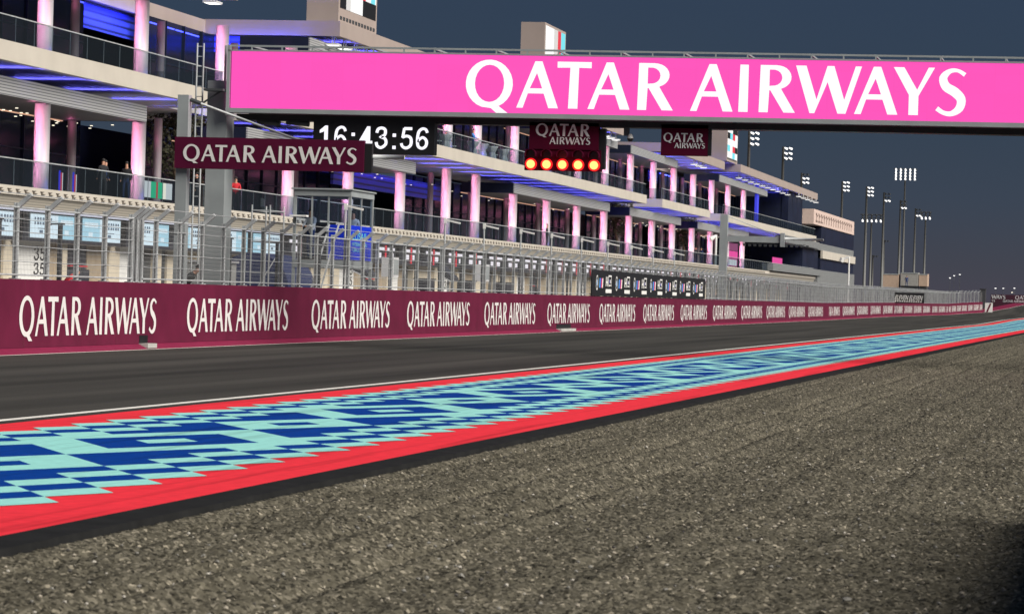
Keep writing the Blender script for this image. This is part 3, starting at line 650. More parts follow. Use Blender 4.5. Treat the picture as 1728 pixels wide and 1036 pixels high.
for y0, y1 in ((150, 187.39), (297.51, 330.99), (374.01, 389.59)):
    MB().box(-53.3, -53, y0, y1, 16.25, 17.07).build('roof_edge', mauve, bld); MB().box(-56, -53.31, y0, y1, 16.4, 17.0).build('soffit', soff, bld)
MB().box(-75, -56.01, 100, 488, 16.3, 17.05).build('rear_roof', mauve, bld)
# --- louvre bands
def louv(y0, y1, z0, z1, xf=-45.9):
    mb = MB(); mb.box(xf-.08, xf, y0, y1, z0, z1, 0); mb.box(-50, xf-.082, y0, y0+.08, z0, z1, 1); mb.box(-50, xf-.082, y1-.08, y1, z0, z1, 1); mb.box(-50, xf-.082, y0+.082, y1-.082, z0+.01, z0+.06, 2)
    mb.build('louvre_band', [louvre, navy, darksof], bld)
    MB().box(-50.06, -50.0, y0+.1, y1-.1, z0-.05, z0+.0).build('cove_light', warmline, bld)
for y0, y1 in ((100, 152.6), (171, 213.4), (249, 296.5), (309, 345), (359, 408)): louv(y0, y1, 9.36, 10.13)
for y0, y1 in ((100, 152.6), (184, 222), (266, 300), (308.5, 341), (377, 428)): louv(y0, y1, 15.14, 15.92)
# --- glazed back walls with mullions
for z0, z1 in ((F1, 10.35), (F2, 16.2)):
    for y0, y1 in ((100, 163), (174, 224), (240, 313.2), (324, 362), (374.4, 470)):
        mb = MB(); mb.box(-52.6, -52.5, y0, y1, z0, z1, 0)
        for y in np.arange(y0, y1+.1, 3.6): mb.box(-52.5, -52.4, y-.04, y+.04, z0, z1, 1)
        mb.box(-52.5, -52.42, y0, y1, z0+2.4, z0+2.46, 1)
        mb.build('glazing', [darkglass, navy], bld)
    MB().box(-57.1, -57, 100, 489, z0, z1).build('core_wall', navy, bld)
beam_glow = ribs('beam_painted_glow', (.05, .08, .62), (.012, .02, .12), 2.6)  # blue light and its bands are painted into the panel colour
MB().box(-51.5, -51.3, 213, 249, 8.6, 9.75).build('glow_painted_beam', beam_glow, bld)
for y in np.arange(216, 248, 4.0):
    L = lamp('AREA', 'beam_light', (-51.0, y, 9.95), 14, (.06, .08, 1), shape='RECTANGLE', size=.1, size_y=3.8); L.rotation_euler = (0, R(55), 0)
for y0, y1, X in ((100, 187, -53.6), (297, 331, -53.6), (374, 389, -53.6)):
    MB().box(X-.1, X, y0, y1, 14.9, 16.24).build('glow_painted_beam', beam_glow, bld)
    for y in np.arange(max(y0, 150)+2, y1, 5.0):
        L = lamp('AREA', 'beam_light', (X+1.1, y, 15.9), 90, (.06, .08, 1), shape='RECTANGLE', size=.15, size_y=4.8); L.rotation_euler = (0, R(75), 0)
MB().box(-53.7, -47, 187.6, 187.7, 15.25, 16.2).build('glow_painted_beam', beam_glow, bld)
L = lamp('AREA', 'beam_light', (-50, 186.6, 15.9), 160, (.06, .08, 1), shape='RECTANGLE', size=6, size_y=.15); L.rotation_euler = (R(70), 0, 0)
# small interior downlights seen in the dark glazing
for z0 in (F1, F2):
    mb = MB()
    for i in range(170):
        y = random.uniform(*random.choice(((120, 162), (190, 297), (333, 372), (392, 420)))); x = random.uniform(-52.2, -48.5); z = z0+(3.74 if z0 == F1 else 4.7) + random.uniform(-.02, .0)
        mb.tube((x, y, z), (x, y, z+.03), .07, 6)
    tag(mb.build('downlights', lampd, bld), kind='stuff')
# --- glass balustrades
def balus(y0, y1, z, h, x=-45.12, end=True):
    mb = MB(); mb.box(x-.012, x+.012, y0, y1, z, z+h); 
    if end: mb.box(x-4, x-.02, y1-.02, y1, z, z+h); mb.box(x-4, x-.02, y0, y0+.02, z, z+h)
    o = mb.build('glass_balustrade', glass, bld)
    mb = MB(); mb.box(x-.03, x+.03, y0, y1, z+h, z+h+.045)
    for y in np.arange(y0, y1, 2.4): mb.box(x-.035, x-.015, y, y+.03, z, z+h)
    mb.build('handrail', steel, bld, parent=o)
balus(60, 488, F1+.005, 1.10, x=-45.3, end=False)
for y0, y1 in ((100, 163), (174, 313), (324.2, 361.8), (374.6, 487)): balus(y0, y1, F2+.005, 1.02)
# --- rooftop screen boxes
for i, (y0, y1, zt) in enumerate(((189.4, 199.4, 22.6), (258.6, 268.5, 23.1), (380.6, 391, 22.6))):
    o = MB().box(-47.5, -45.6, y0, y1, (17.12, 17.12, 17.25)[i] if i < 2 else 17.66, zt).build('screen_box', mauve, bld)
    mb = MB(); X = -45.58; h = zt-18.3; yy = y1-y0-.7; a = y0+.35
    Q = lambda u0, u1, v0, v1, m_: mb.quad((X, a+u0*yy, 18.3-.2+v0*h), (X, a+u1*yy, 18.1+v0*h), (X, a+u1*yy, 18.1+v1*h), (X, a+u0*yy, 18.1+v1*h), m_)
    if i < 1:
        Q(0, .16, 0, .22, 1); Q(.16, .28, 0, .22, 5); Q(.28, .62, 0, .22, 0); Q(.62, 1, 0, .22, 1)
        Q(0, .35, .22, 1, 0); Q(.35, .6, .22, 1, 5); Q(.6, .7, .22, 1, 2); Q(.7, .85, .22, 1, 0); Q(.85, .97, .22, 1, 3); Q(.97, 1, .22, 1, 0)
    elif i == 1:
        Q(0, .42, 0, 1, 0); Q(.42, .62, .0, .25, 0); Q(.42, .62, .25, 1, 5); Q(.62, .78, 0, 1, 2); Q(.78, 1, 0, 1, 3)
    else:
        for r_ in range(6):
            for c_ in range(4):
                Q(c_/4, (c_+1)/4, r_/6, (r_+1)/6, [0, 0, 1, 0, 3, 0, 2, 1, 0, 0, 3, 0, 1, 0, 2, 0, 0, 3, 0, 1, 0, 0, 2, 0][(r_*4+c_*5) % 24])
    mb.build('display', [whiteled, black, redled, cyanled, scrtext, lettg], bld, parent=o)
    mb = MB()
    for q in range(12): mb.box(-45.6, -45.57, y0+.4+q*.78, y0+.85+q*.78, 17.42 if i < 2 else 17.9, 17.62 if i < 2 else 18.05)
    mb.build('vent_grille', steeld, bld, parent=o)
# --- roof edge floodlights
def fixture(x, y, z):
    mb = MB(); mb.box(x-.35, x+.35, y-.55, y+.55, z, z+.10, 0); mb.box(x-.30, x+.30, y-.5, y+.5, z-.012, z-.002, 1); mb.box(x-.03, x+.03, y-.3, y-.25, z+.1, z+.5, 0); mb.box(x-.03, x+.03, y+.25, y+.3, z+.1, z+.5, 0)
    mb.build('roof_floodlight', [lettg, lampw], bld)
for y in (152, 155, 158.5): fixture(-44.5, y, 15.52)
for y in (188, 190.8, 193.6, 196.4, 290, 293, 296): fixture(-45.5, y, 15.75)
for y in (350, 354, 358): fixture(-45.4, y, 15.9)
for i in range(15): fixture(-44.7 if i > 9 else -45.6, 393+i*6.4, 16.15)
# --- far end block
mb = MB(); mb.box(-60, -45.05, 496, 556, 0, 13.0, 0); mb.box(-60, -45.4, 472, 495.9, 0, 10.3, 0); mb.box(-60, -45.6, 452, 471.9, 11.5, 16.6, 0); mb.build('end_block', navy, bld)
mb = MB(); mb.box(-60, -44.9, 482, 554, 13.1, 15.25); mb.build('patterned_parapet', mat('parapet_stone', (.60, .46, .40), .7, var=.08), bld)
mb = MB()
for i in range(16):
    y0 = 486+i*4.1; mb.box(-44.9, -44.84, y0, y0+.35, 13.5, 14.7); mb.box(-44.9, -44.84, y0-.9, y0+.4, 14.5, 14.75); mb.box(-44.9, -44.84, y0+.4, y0+1.9, 14.3, 14.5)
    if i < 3: mb.box(-44.9, -44.84, y0-1, y0+2, 13.5, 13.7)
tag(mb.build('relief_pattern', mat('relief', (.22, .16, .14), .8), bld), kind='stuff')
MB().box(-46, -44.7, 496, 556, 8.35, 9.5).build('balcony_edge', cream, bld)
MB().box(-46, -44.95, 490, 555, 9.51, 10.5).build('balcony_screen', ribgrey, bld)
MB().box(-46, -44.6, 440, 489, 9.6, 10.55).build('balcony_screen', ribgrey, bld)
MB().box(-46, -44.6, 425, 493, 5.7, 6.6).build('terrace_screen', ribgrey, bld)
MB().box(-46, -44.8, 489.5, 556, 0, 6.6).build('ground_screen', ribgrey, bld)
MB().box(-46.6, -46.5, 452, 470, 11.5, 16).build('glazing', darkglass, bld)
MB().box(-46.4, -46.1, 418, 420, F2, 16.5).build('blue_pillar', mat('blue_pillar', (.05, .06, .5), .5, emit=(.01, .01, .35), es=1), bld)
MB().box(-46.6, -46.5, 392, 402, F1+.2, 7.6).build('pink_display', pinkled2, bld)
MB().box(-46.49, -46.47, 393, 401, F1+.3, 6.6).build('pink_display_graphic', whiteled, bld)
MB().box(-46.6, -46.5, 392, 402, 7.65, 8.6).build('purple_panel', mat('purple_panel', (.18, .04, .12), .5), bld)
MB().box(-46.3, -46.2, 440, 452, 6.6, 7.6).build('pink_display', pinkled2, bld)
# --- terrace displays seen through the balustrade
mb = MB()
for i, (y0, y1, m_) in enumerate(((157.2, 158.3, 0), (158.3, 159.2, 1), (159.2, 159.5, 2), (159.5, 160.4, 1), (160.4, 160.9, 3), (160.9, 162.0, 0))): mb.quad((-47.3, y0, 5.95), (-47.3, y1, 5.95), (-47.3, y1, 6.75), (-47.3, y0, 6.75), m_)
for y0 in (143.9, 145.9): mb.quad((-47.3, y0, 5.8), (-47.3, y0+.25, 5.8), (-47.3, y0+.25, 6.7), (-47.3, y0, 6.7), 4); mb.quad((-47.3, y0+.25, 5.8), (-47.3, y0+.5, 5.8), (-47.3, y0+.5, 6.6), (-47.3, y0+.25, 6.6), 2); mb.quad((-47.3, y0+.5, 5.8), (-47.3, y0+.62, 5.8), (-47.3, y0+.62, 6.6), (-47.3, y0+.5, 6.6), 0)
mb.build('terrace_display', [whiteled, greenled, redled, lampd, blueled], bld)
exec_later = []
# ================================================================ MAIN GANTRY with LED board
gan = thing('gantry', (-27, 97, 0), 'grey steel gantry spanning the track carrying the huge pink illuminated airline board', 'gantry')
GX1 = 9.0
MB().box(-26.58, GX1, 96.97, 97.25, 7.07, 8.76).build('led_board', pinkled, gan)
layout(POS, lambda u, v: (-19.42+u, 96.955, v), MB(), s=14.67/QW, oy=7.23).build('board_lettering', whiteled, gan)
mb = MB()
mb.box(-26.72, GX1, 96.95, 97.3, 8.765, 8.80, 0); mb.box(-26.72, GX1, 97.0, 97.06, 8.90, 8.955, 0); mb.box(-26.72, -26.62, 96.95, 97.1, 6.85, 8.95, 0); mb.box(-26.9, -26.84, 97.3, 97.36, 6.85, 8.95, 0)
for x in np.arange(-26.0, GX1, .93): mb.box(x, x+.04, 97.0, 97.05, 8.80, 8.90, 0)
for x in np.arange(-26.0, GX1, 1.86): mb.bar((x, 97.05, 8.93), (x, 98.9, 8.93), .05, .05)
mb.box(-26.72, GX1, 98.9, 98.96, 8.90, 8.955, 0)
mb.build('walkway_rail', steel2, gan)
MB().box(-26.72, GX1, 96.93, 97.35, 6.93, 7.062).build('lower_beam', steel2, gan)
mb = MB(); mb.box(-26.5, GX1, 97.4, 98.1, 6.74, 6.92); mb.box(-26.5, GX1, 98.8, 99.1, 6.86, 8.7)
for x in np.arange(-26, GX1, 1.6): mb.bar((x, 98.95, 7.0), (x+1.5, 98.95, 8.6), .08, .08); mb.box(x, x+.12, 97.3, 99, 6.95, 7.05)
mb.build('truss', black, gan)
mb = MB(); mb.box(-27.42, -26.82, 97.4, 98.3, 0, 7.9); mb.build('leg', steel2, gan)
MB().box(GX1, GX1+.6, 97.4, 98.3, 0, 7.9).build('leg', steel2, gan)
MB().box(-27.6, -26.4, 97.0, 98.7, 0, .5).build('leg_base', conc, gan)
mb = MB()
for x in (-27.72, -27.52): mb.tube((x, 97.2, .5), (x, 97.2, 9.0), .028, 6)
for z in np.arange(.8, 9, .3): mb.tube((-27.72, 97.2, z), (-27.52, 97.2, z), .014, 5)
mb.build('ladder', steel, gan)
mb = MB(); mb.box(-27.35, -26.75, 96.7, 97.3, 7.55, 7.62); mb.bar((-27.4, 96.9, 7.2), (-26.8, 96.9, 7.6), .05, .05); mb.build('service_platform', steeld, gan)
for x in (-25.9, -25.0): smooth_tube(MB().tube((x, 97.6, 6.72), (x+.7, 97.6, 6.66), .09, 10).build('spotlight', steeld, gan))
# hung from it: clock
ck = thing('digital_clock', (-22.2, 97.4, 5.8), 'black digital clock reading 16:43:56 hung under the pink gantry', 'clock')
MB().box(-24.1, -20.40, 97.35, 97.75, 5.80, 6.78).build('case', black, ck)
for x in (-23.1, -21.3): MB().box(x, x+.14, 97.5, 97.6, 6.78, 6.86).build('bracket', black, ck)
mb = MB(); digits(mb, '16:43:56', lambda u, v: (u, 97.335, v), .66, -23.93, 5.95, 3.36); mb.build('digits', clockled, ck)
# start lights
sl = thing('start_lights', (-16.5, 97.5, 5.4), 'maroon start light unit with five lit red lamps hung under the gantry', 'start lights')
SM = mat('start_maroon', (.065, .004, .018), .6, spec=.05)
MB().box(-17.55, -15.48, 97.4, 97.7, 6.05, 6.84).build('sign_panel', SM, sl)
MB().box(-15.47, -15.30, 97.5, 97.8, 5.5, 6.7).build('side_case', black, sl)
P2 = [('Q', 0), ('A', 1.117), ('T', 1.994), ('A', 2.666), ('R', 3.738)]; P3 = [('A', 0), ('I', 1.03), ('R', 1.46), ('W', 2.23), ('A', 3.48), ('Y', 4.29), ('S', 5.19)]
def two_line(xa, wa, za, xb, wb, zb, y):
    mb = MB(); layout(P2, lambda u, v: (xa+u, y, v), mb, s=wa/4.508, oy=za); layout(P3, lambda u, v: (xb+u, y, v), mb, s=wb/5.82, oy=zb); return mb
two_line(-17.36, 1.62, 6.44, -16.94, 1.22, 6.20, 97.385).build('lettering', lettg, sl)
MB().box(-17.68, -15.40, 97.45, 97.7, 5.42, 6.045).build('lamp_housing', SM, sl)
def hood(x, z, r, parent):
    mb = MB(); k_ = 12
    for i in range(k_):
        t0, t1 = R(-20+220*i/k_), R(-20+220*(i+1)/k_)
        mb.hexa([(x+r*math.cos(t0), 97.2, z+r*math.sin(t0)), (x+r*math.cos(t1), 97.2, z+r*math.sin(t1)), (x+r*math.cos(t1), 97.45, z+r*math.sin(t1)), (x+r*math.cos(t0), 97.45, z+r*math.sin(t0)),
                 (x+(r+.015)*math.cos(t0), 97.2, z+(r+.015)*math.sin(t0)), (x+(r+.015)*math.cos(t1), 97.2, z+(r+.015)*math.sin(t1)), (x+(r+.015)*math.cos(t1), 97.45, z+(r+.015)*math.sin(t1)), (x+(r+.015)*math.cos(t0), 97.45, z+(r+.015)*math.sin(t0))])
    mb.build('hood', SM, sl, parent=parent)
for i in range(5):
    x = -17.48+i*.4725
    o = MB().tube((x, 97.44, 5.60), (x, 97.38, 5.60), .175, 24).build('red_lamp', redrim, sl); MB().tube((x, 97.375, 5.60), (x, 97.36, 5.60), .125, 24).build('lamp_core', redcore, sl, parent=o)
    o = MB().tube((x, 97.44, 5.88), (x, 97.40, 5.88), .14, 20).build('unlit_lamp', lampoff, sl); hood(x, 5.88, .15, o)
lt = lamp('POINT', 'start_glow', (-16.5, 96.9, 5.6), 6, (1, .03, .03), shadow_soft_size=.3); lt.parent = None; lt.location = (-16.5, 96.9, 5.6)
lt.parent = sl; lt.location = Vector((-16.5, 96.9, 5.6))-Vector(sl.location)
s3 = thing('hanging_sign', (-12.9, 97.5, 5.9), 'small maroon airline sign hung right of the red start lights', 'sign')
MB().box(-13.62, -12.24, 97.4, 97.6, 5.94, 6.85).build('panel', SM, s3); MB().box(-12.235, -12.15, 97.42, 97.62, 5.96, 6.85).build('edge_frame', black, s3)
two_line(-13.55, 1.18, 6.34, -13.22, .90, 6.16, 97.385).build('lettering', lettg, s3)
cm = thing('dome_camera', (-14.6, 97.6, 6.5), 'white dome camera hung from the gantry beside the small maroon sign', 'camera')
MB().box(-14.75, -14.60, 97.5, 97.7, 6.5, 6.9).build('bracket', steeld, cm)
mb = MB(); mb.tube((-14.55, 97.5, 6.55), (-14.55, 97.5, 6.42), .05, 12, .10); mb.tube((-14.55, 97.5, 6.42), (-14.55, 97.5, 6.32), .10, 12, .05, mi=1); mb.build('housing', [white, black], cm)
# maroon cantilever sign
cs = thing('cantilever_sign', (-27.2, 94, 0), 'long maroon airline sign on a grey post overlapping the clock', 'sign')
MB().box(-27.37, -27.04, 94.05, 94.4, 0, 7.26).build('post', steel2, cs)
MB().box(-27.36, -21.72, 93.85, 94.03, 5.12, 6.03).build('panel', maroon2, cs)
MB().box(-21.715, -21.5, 93.9, 94.1, 5.1, 5.95).build('end_cap', black, cs)
layout(POS, lambda u, v: (-27.10+u, 93.835, v), MB(), s=5.17/QW, oy=5.33).build('lettering', lettw, cs)
smooth_tube(MB().tube((-27.0, 94.2, 7.12), (-23.7, 94.1, 6.0), .035, 8).build('tie_rod', steel, cs)); MB().tube((-27.02, 94.2, 7.13), (-26.7, 94.2, 7.02), .06, 8).build('tie_rod_end', steeld, cs)
smooth_tube(MB().tube((-21.5, 94.1, 5.58), (-20.58, 94.1, 5.58), .065, 10).build('beam', steel, cs))
MB().box(-27.0, -21.72, 94.04, 94.2, 5.4, 5.6).build('arm', steel2, cs)
# far cantilever
fc = thing('overhead_gantry', (-29, 241, 0), 'bare grey post with horizontal arm and tie rod over the far pit wall', 'gantry')
MB().box(-29.2, -28.65, 240.8, 241.3, 0, 7.95).build('post', steel2, fc); MB().box(-28.64, -24.7, 240.9, 241.2, 5.98, 6.42).build('arm', steel2, fc)
smooth_tube(MB().tube((-24.7, 241, 6.3), (-21.7, 241, 6.28), .10, 10).build('beam', steel, fc)); smooth_tube(MB().tube((-28.6, 241, 7.8), (-24.9, 241, 6.45), .035, 6).build('tie_rod', steel, fc))
MB().box(-24.8, -24.5, 240.8, 241.2, 5.7, 6.7).build('joint', steel2, fc); mb = MB(); 
for q in range(14): mb.box(-27.9+q*.38, -27.7+q*.38, 241.0, 241.1, 5.7, 5.85)
mb.box(-28.6, -23, 241.02, 241.06, 5.86, 5.9); mb.build('cable_tray', steeld, fc)
# ================================================================ STARTER CABIN
cb = thing('control_cabin', (-28, 116, 0), 'raised grey steel and glass cabin with blue lower panels', 'cabin')
x0, x1, y0, y1, zf, zr = -28.98, -27.0, 114.7, 118.2, 2.78, 5.22
mb = MB()
for x in (x0, x1):
    for y in (y0, y1): mb.box(x-.05, x+.05, y-.05, y+.05, 0, zr-.22)
for x in (x0+.62, x0+1.22): mb.box(x-.03, x+.03, y0-.03, y0+.03, zf, zr-.22)
mb.box(x1-.03, x1+.03, (y0+y1)/2-.03, (y0+y1)/2+.03, zf, zr-.22)
mb.build('frame', steel2, cb)
MB().box(x0-.12, x1+.12, y0-.15, y1+.15, zr+.0, zr+.05).build('roof', steel2, cb); MB().box(x0-.02, x1+.06, y0-.07, y1+.07, zr-.218, zr-.002).build('roof_fascia', steel2, cb)
MB().box(x0-.02, x1+.06, y0-.06, y1+.06, zf-.3, zf-.03).build('floor', steel2, cb)
mb = MB(); mb.box(x0+1.24, x1-.06, y0-.01, y0+.01, zf, 4.0); mb.box(x1-.01, x1+.01, y0+.06, y1-.06, zf, 4.0); mb.build('blue_panel', bluepan, cb)
mb = MB(); 
for r_, (h, yy) in enumerate(((.26, 3.5), (.13, 3.28), (.13, 3.08))): text_mesh(mb, ('LUSAIL', 'INTERNATIONAL', 'CIRCUIT')[r_], lambda u, v: (x1+.02, y0+.5+u, v), h, oy=yy, wd=(2.3, 2.3, 1.5)[r_])
mb.build('panel_lettering', mat('teal_letter', (.15, .55, .6), .5), cb)
mb = MB(); mb.box(x0+.65, x1-.06, y0-.006, y0+.006, 4.02, zr-.23); mb.box(x1-.006, x1+.006, y0+.06, y1-.06, 4.02, zr-.23); mb.box(x0-.006, x0+.006, y0+.06, y1-.06, 4.02, zr-.23); mb.build('window', cabglass, cb)
mb = MB(); mb.box(x0, x0+1.2, y0+1.2, y0+1.25, zf, 4.1); mb.build('rear_panel', scrdark, cb)
MB().box(x0-.1, x0+.5, y0-.35, y0-.02, 4.25, 4.31).build('shelf', white, cb)
mb = MB()
for a in (0, .34): mb.bar((-28.1+a, 112.0, 0), (-27.65+a, 114.4, 4.0), .05, .05)
for i in range(9): mb.bar((-28.1+.05*i, 112+.27*i, .4+.42*i), (-27.76+.05*i, 112+.27*i, .4+.42*i), .04, .12)
mb.build('stairs', steel, cb)
# scaffold, hut, tent and pit wall furniture
sf = thing('scaffold_frame', (-27.5, 105, 0), 'thin tubular scaffold frame standing between the gantry leg and the cabin', 'scaffold')
mb = MB()
for x in (-27.8, -27.2):
    for y in (104.4, 106.2): mb.tube((x, y, 0), (x, y, 4.38), .028, 6)
for z in (1.2, 2.2, 3.2, 4.2):
    for y in (104.4, 106.2): mb.tube((-27.8, y, z), (-27.2, y, z), .022, 6)
    for x in (-27.8, -27.2): mb.tube((x, 104.4, z), (x, 106.2, z), .022, 6)
mb.bar((-27.8, 104.4, 1.3), (-27.2, 106.2, 3.1), .03, .03); mb.build('tubes', steel, sf)
ht = thing('equipment_hut', (-28, 100.3, 0), 'low white equipment cabinet behind the fence at the foot of the gantry leg', 'cabinet')
MB().box(-28.65, -27.45, 99.9, 101.4, 0, 2.44).build('body', mat('hut_white', (.5, .5, .48), .6, var=.08), ht); MB().box(-28.72, -27.38, 99.83, 101.45, 2.45, 2.52).build('lid', lettg, ht)
mn = thing('monitor_stand', (-27.4, 99.2, 0), 'dark flat monitor on a thin stand in front of the white cabinet', 'monitor')
MB().box(-27.54, -27.26, 99.2, 99.26, 2.10, 2.42).build('screen', black, mn); MB().tube((-27.4, 99.28, 0), (-27.4, 99.28, 2.2), .018, 6).build('stand', steeld, mn)
tn = thing('navy_tent', (-33, 125, 0), 'navy blue domed tent beyond the fence beneath the scaffold', 'tent')
mb = MB(); k_ = 14
for i in range(k_):
    t0, t1 = math.pi*i/k_, math.pi*(i+1)/k_; f = lambda t, y: (-33.0-1.45*math.cos(t)*(1 if math.cos(t) > 0 else 1), y, max(0, 1.5+1.55*math.sin(t)**.8 if math.sin(t) > 0 else 1.5))
    mb.quad(f(t0, 124.2), f(t1, 124.2), f(t1, 128.5), f(t0, 128.5)); mb.quad(f(t0, 124.2), f(t1, 124.2), (f(t1, 0)[0], 124.2, 0), (f(t0, 0)[0], 124.2, 0))
mb.quad((-34.45, 124.2, 0), (-34.45, 124.2, 1.5), (-34.45, 128.5, 1.5), (-34.45, 128.5, 0)); mb.quad((-31.55, 124.2, 0), (-31.55, 124.2, 1.5), (-31.55, 128.5, 1.5), (-31.55, 128.5, 0))
smooth_tube(mb.build('canopy', navyfab, tn))
ords = ['first', 'second', 'third', 'fourth', 'fifth', 'sixth', 'seventh', 'eighth', 'ninth', 'tenth', 'eleventh', 'twelfth', 'thirteenth', 'fourteenth']
# pit wall stands (monitor perches)
PS = [(128.5, 0), (133.5, 1), (141, 2), (146.5, 0), (151, 2), (155, 1), (161, 2)]
for i, (y, kd) in enumerate(PS):
    X = wx(y)-3.0
    nm, lab, ct = (('control_console', 'dark slanted monitor console, %s item right of the cabin', 'console'), ('grey_cabinet', 'upright grey cabinet on a post, %s item right of the cabin', 'cabinet'), ('wheeled_cabinet', 'low dark pit wall cabinet, %s item right of the cabin', 'cabinet'))[kd]
    o = thing(nm, (X, y, 0), lab % ords[i], ct, 'pit wall equipment right of the cabin')
    if kd == 0:
        MB().hexa([(X-.5, y, 2.5), (X+.1, y, 2.25), (X+.1, y+1.5, 2.25), (X-.5, y+1.5, 2.5), (X-.5, y, 2.95), (X+.1, y, 2.4), (X+.1, y+1.5, 2.4), (X-.5, y+1.5, 2.95)]).build('screen', scrdark, o)
        MB().bar((X-.2, y+.7, 0), (X-.2, y+.7, 2.35), .1, .1).build('stand', steel, o); MB().bar((X-.55, y+.02, 2.5), (X+.15, y+.02, 2.2), .05, .08).build('side_frame', lettg, o)
    elif kd == 1:
        MB().box(X-.4, X+.1, y, y+1.0, 2.3, 3.1).build('body', lettg, o); MB().box(X-.2, X-.1, y+.4, y+.5, 0, 2.295).build('post', steel, o); MB().box(X+.1, X+.115, y+.1, y+.9, 2.4, 3.0).build('door', steel2, o)
    else:
        MB().box(X-.5, X+.1, y, y+1.4, 1.0, 2.25).build('body', scrdark, o); MB().box(X-.55, X+.15, y-.05, y+1.45, 2.255, 2.32).build('worktop', steeld, o); MB().box(X-.45, X+.05, y+.05, y+1.35, 0, .995).build('frame', steel, o)
# camera poles on the wall
CP = [112.5, 130.9, 139.8, 149.3, 158.3, 168.2, 178.0, 187.9, 198, 209]
for i, y in enumerate(CP):
    X = wx(y)-.3; o = thing('camera_pole', (X, y, 0), 'slim fence pole with white camera arm, %s camera pole from the left' % ords[i], 'camera pole', 'white camera poles along the pit wall')
    MB().tube((X, y, 0), (X, y, 4.62), .035, 8).build('pole', steel, o)
    mb = MB(); mb.bar((X+.05, y, 4.62), (X+.62, y, 4.50), .07, .09); mb.box(X-.05, X+.06, y-.05, y+.05, 4.48, 4.70); mb.build('camera_arm', white, o)
o = thing('camera_pole', (-38, 462, 0), 'white pole with a white camera head in front of the dark end block', 'camera pole'); MB().tube((-38, 462, 0), (-38, 462, 8.2), .11, 8).build('pole', white, o)
mb = MB(); mb.bar((-38, 462, 8.15), (-39.0, 462, 7.9), .3, .3); mb.tube((-38.9, 462, 8.0), (-39.1, 462, 7.5), .32, 8); mb.build('camera_head', white, o)
o = thing('camera_mast', (-45.6, 372, F1), 'white mast with loudspeaker and camera on the terrace near two standing people', 'mast'); MB().tube((-45.5, 372, F1), (-45.5, 372, 9.0), .12, 8).build('pole', white, o); MB().tube((-46.1, 371.8, 8.5), (-45.5, 372, 8.9), .3, 8, .15).build('loudspeaker', white, o)
# ================================================================ FLOODLIGHT MASTS
mastm = mat('mast_steel', (.14, .14, .135), .6, .2)
def mast(x, y, H, n_t, label, lit=3, rack=None):
    o = thing('floodlight_mast', (x, y, 0), label, 'floodlight mast', 'floodlight masts behind the circuit')
    smooth_tube(MB().tube((x, y, 0), (x, y, H), .42, 10, .22).build('pole', mastm, o))
    if rack:
        cols, rows, w_, h_ = rack
        mb = MB(); mb.box(x-w_/2, x+w_/2, y-.2, y+.2, H-.1, H+.1, 0)
        for r_ in range(rows): mb.box(x-w_/2, x+w_/2, y+.3, y+.4, H-.2-r_*h_/rows, H-.05-r_*h_/rows, 0)
        mb.build('rack', steeld, o)
        for r_ in range(rows):
            for c_ in range(cols):
                zz = H-.3-r_*h_/rows; xx = x-w_/2+(c_+.5)*w_/cols; on = r_ >= rows-lit
                mb = MB(); mb.tube((xx, y, zz+.35), (xx+.15, y-.7, zz-.15), .20, 8, .29); mb.build('lamp', lampw if on else steeld, o)
    else:
        for t_ in range(n_t):
            zz = H-.3-t_*.9; mb = MB(); mb.box(x, x+1.7, y-.1, y+.1, zz-.3, zz-.15); mb.build('cross_arm', steeld, o)
            for c_ in range(2):
                xx = x+.45+c_*.85; on = t_ >= n_t-lit
                mb = MB(); mb.tube((xx-.25, y+.2, zz+.12), (xx+.28, y-.5, zz-.10), .11, 8, .19); mb.build('lamp', lampw if on else steeld, o)
PL = [(-63, 556.6, 3, 'nearest tall floodlight mast rising behind the roof, leftmost of the masts'), (-62.7, 609.6, 3, 'bright floodlight mast behind the roof edge, second from the left'), (-71, 731, 2, 'floodlight mast whose foot is hidden by the roof end, third from the left'), (-65.8, 775, 3, 'lit floodlight mast above the patterned parapet, fourth from the left'),
      (-62.6, 806.5, 3, 'floodlight mast just right of the end block, fifth from the left'), (-61.3, 846.3, 1, 'dim floodlight mast with one lit tier, right of the end block'), (-61.1, 905.4, 1, 'slim mast with dark upper tiers directly left of the tallest rack mast'), (-61.7, 979.5, 1, 'slim mast with one lit tier directly right of the tallest rack mast')]
for x, y, lit, lab in PL: mast(x, y, 30, 3, lab, lit)
mast(-70.1, 1056.8, 44.5, 0, 'tallest mast carrying a wide bright rack of many floodlights', 4, (5, 4, 7.4, 3.8))
mast(-79.1, 1041.7, 29.6, 0, 'mast with wide floodlight rack half dark, seen between two slim masts', 1, (5, 3, 7.0, 2.6))
mast(-60.8, 1014.2, 30, 0, 'rightmost mast with a short rack of floodlights', 1, (3, 3, 3.6, 2.4))
mast(-75.7, 1050.8, 22, 1, 'thin low unlit mast right of the end block', 0)
mast(-78.1, 1038, 17, 1, 'thinnest lowest unlit mast close to the end block', 0)
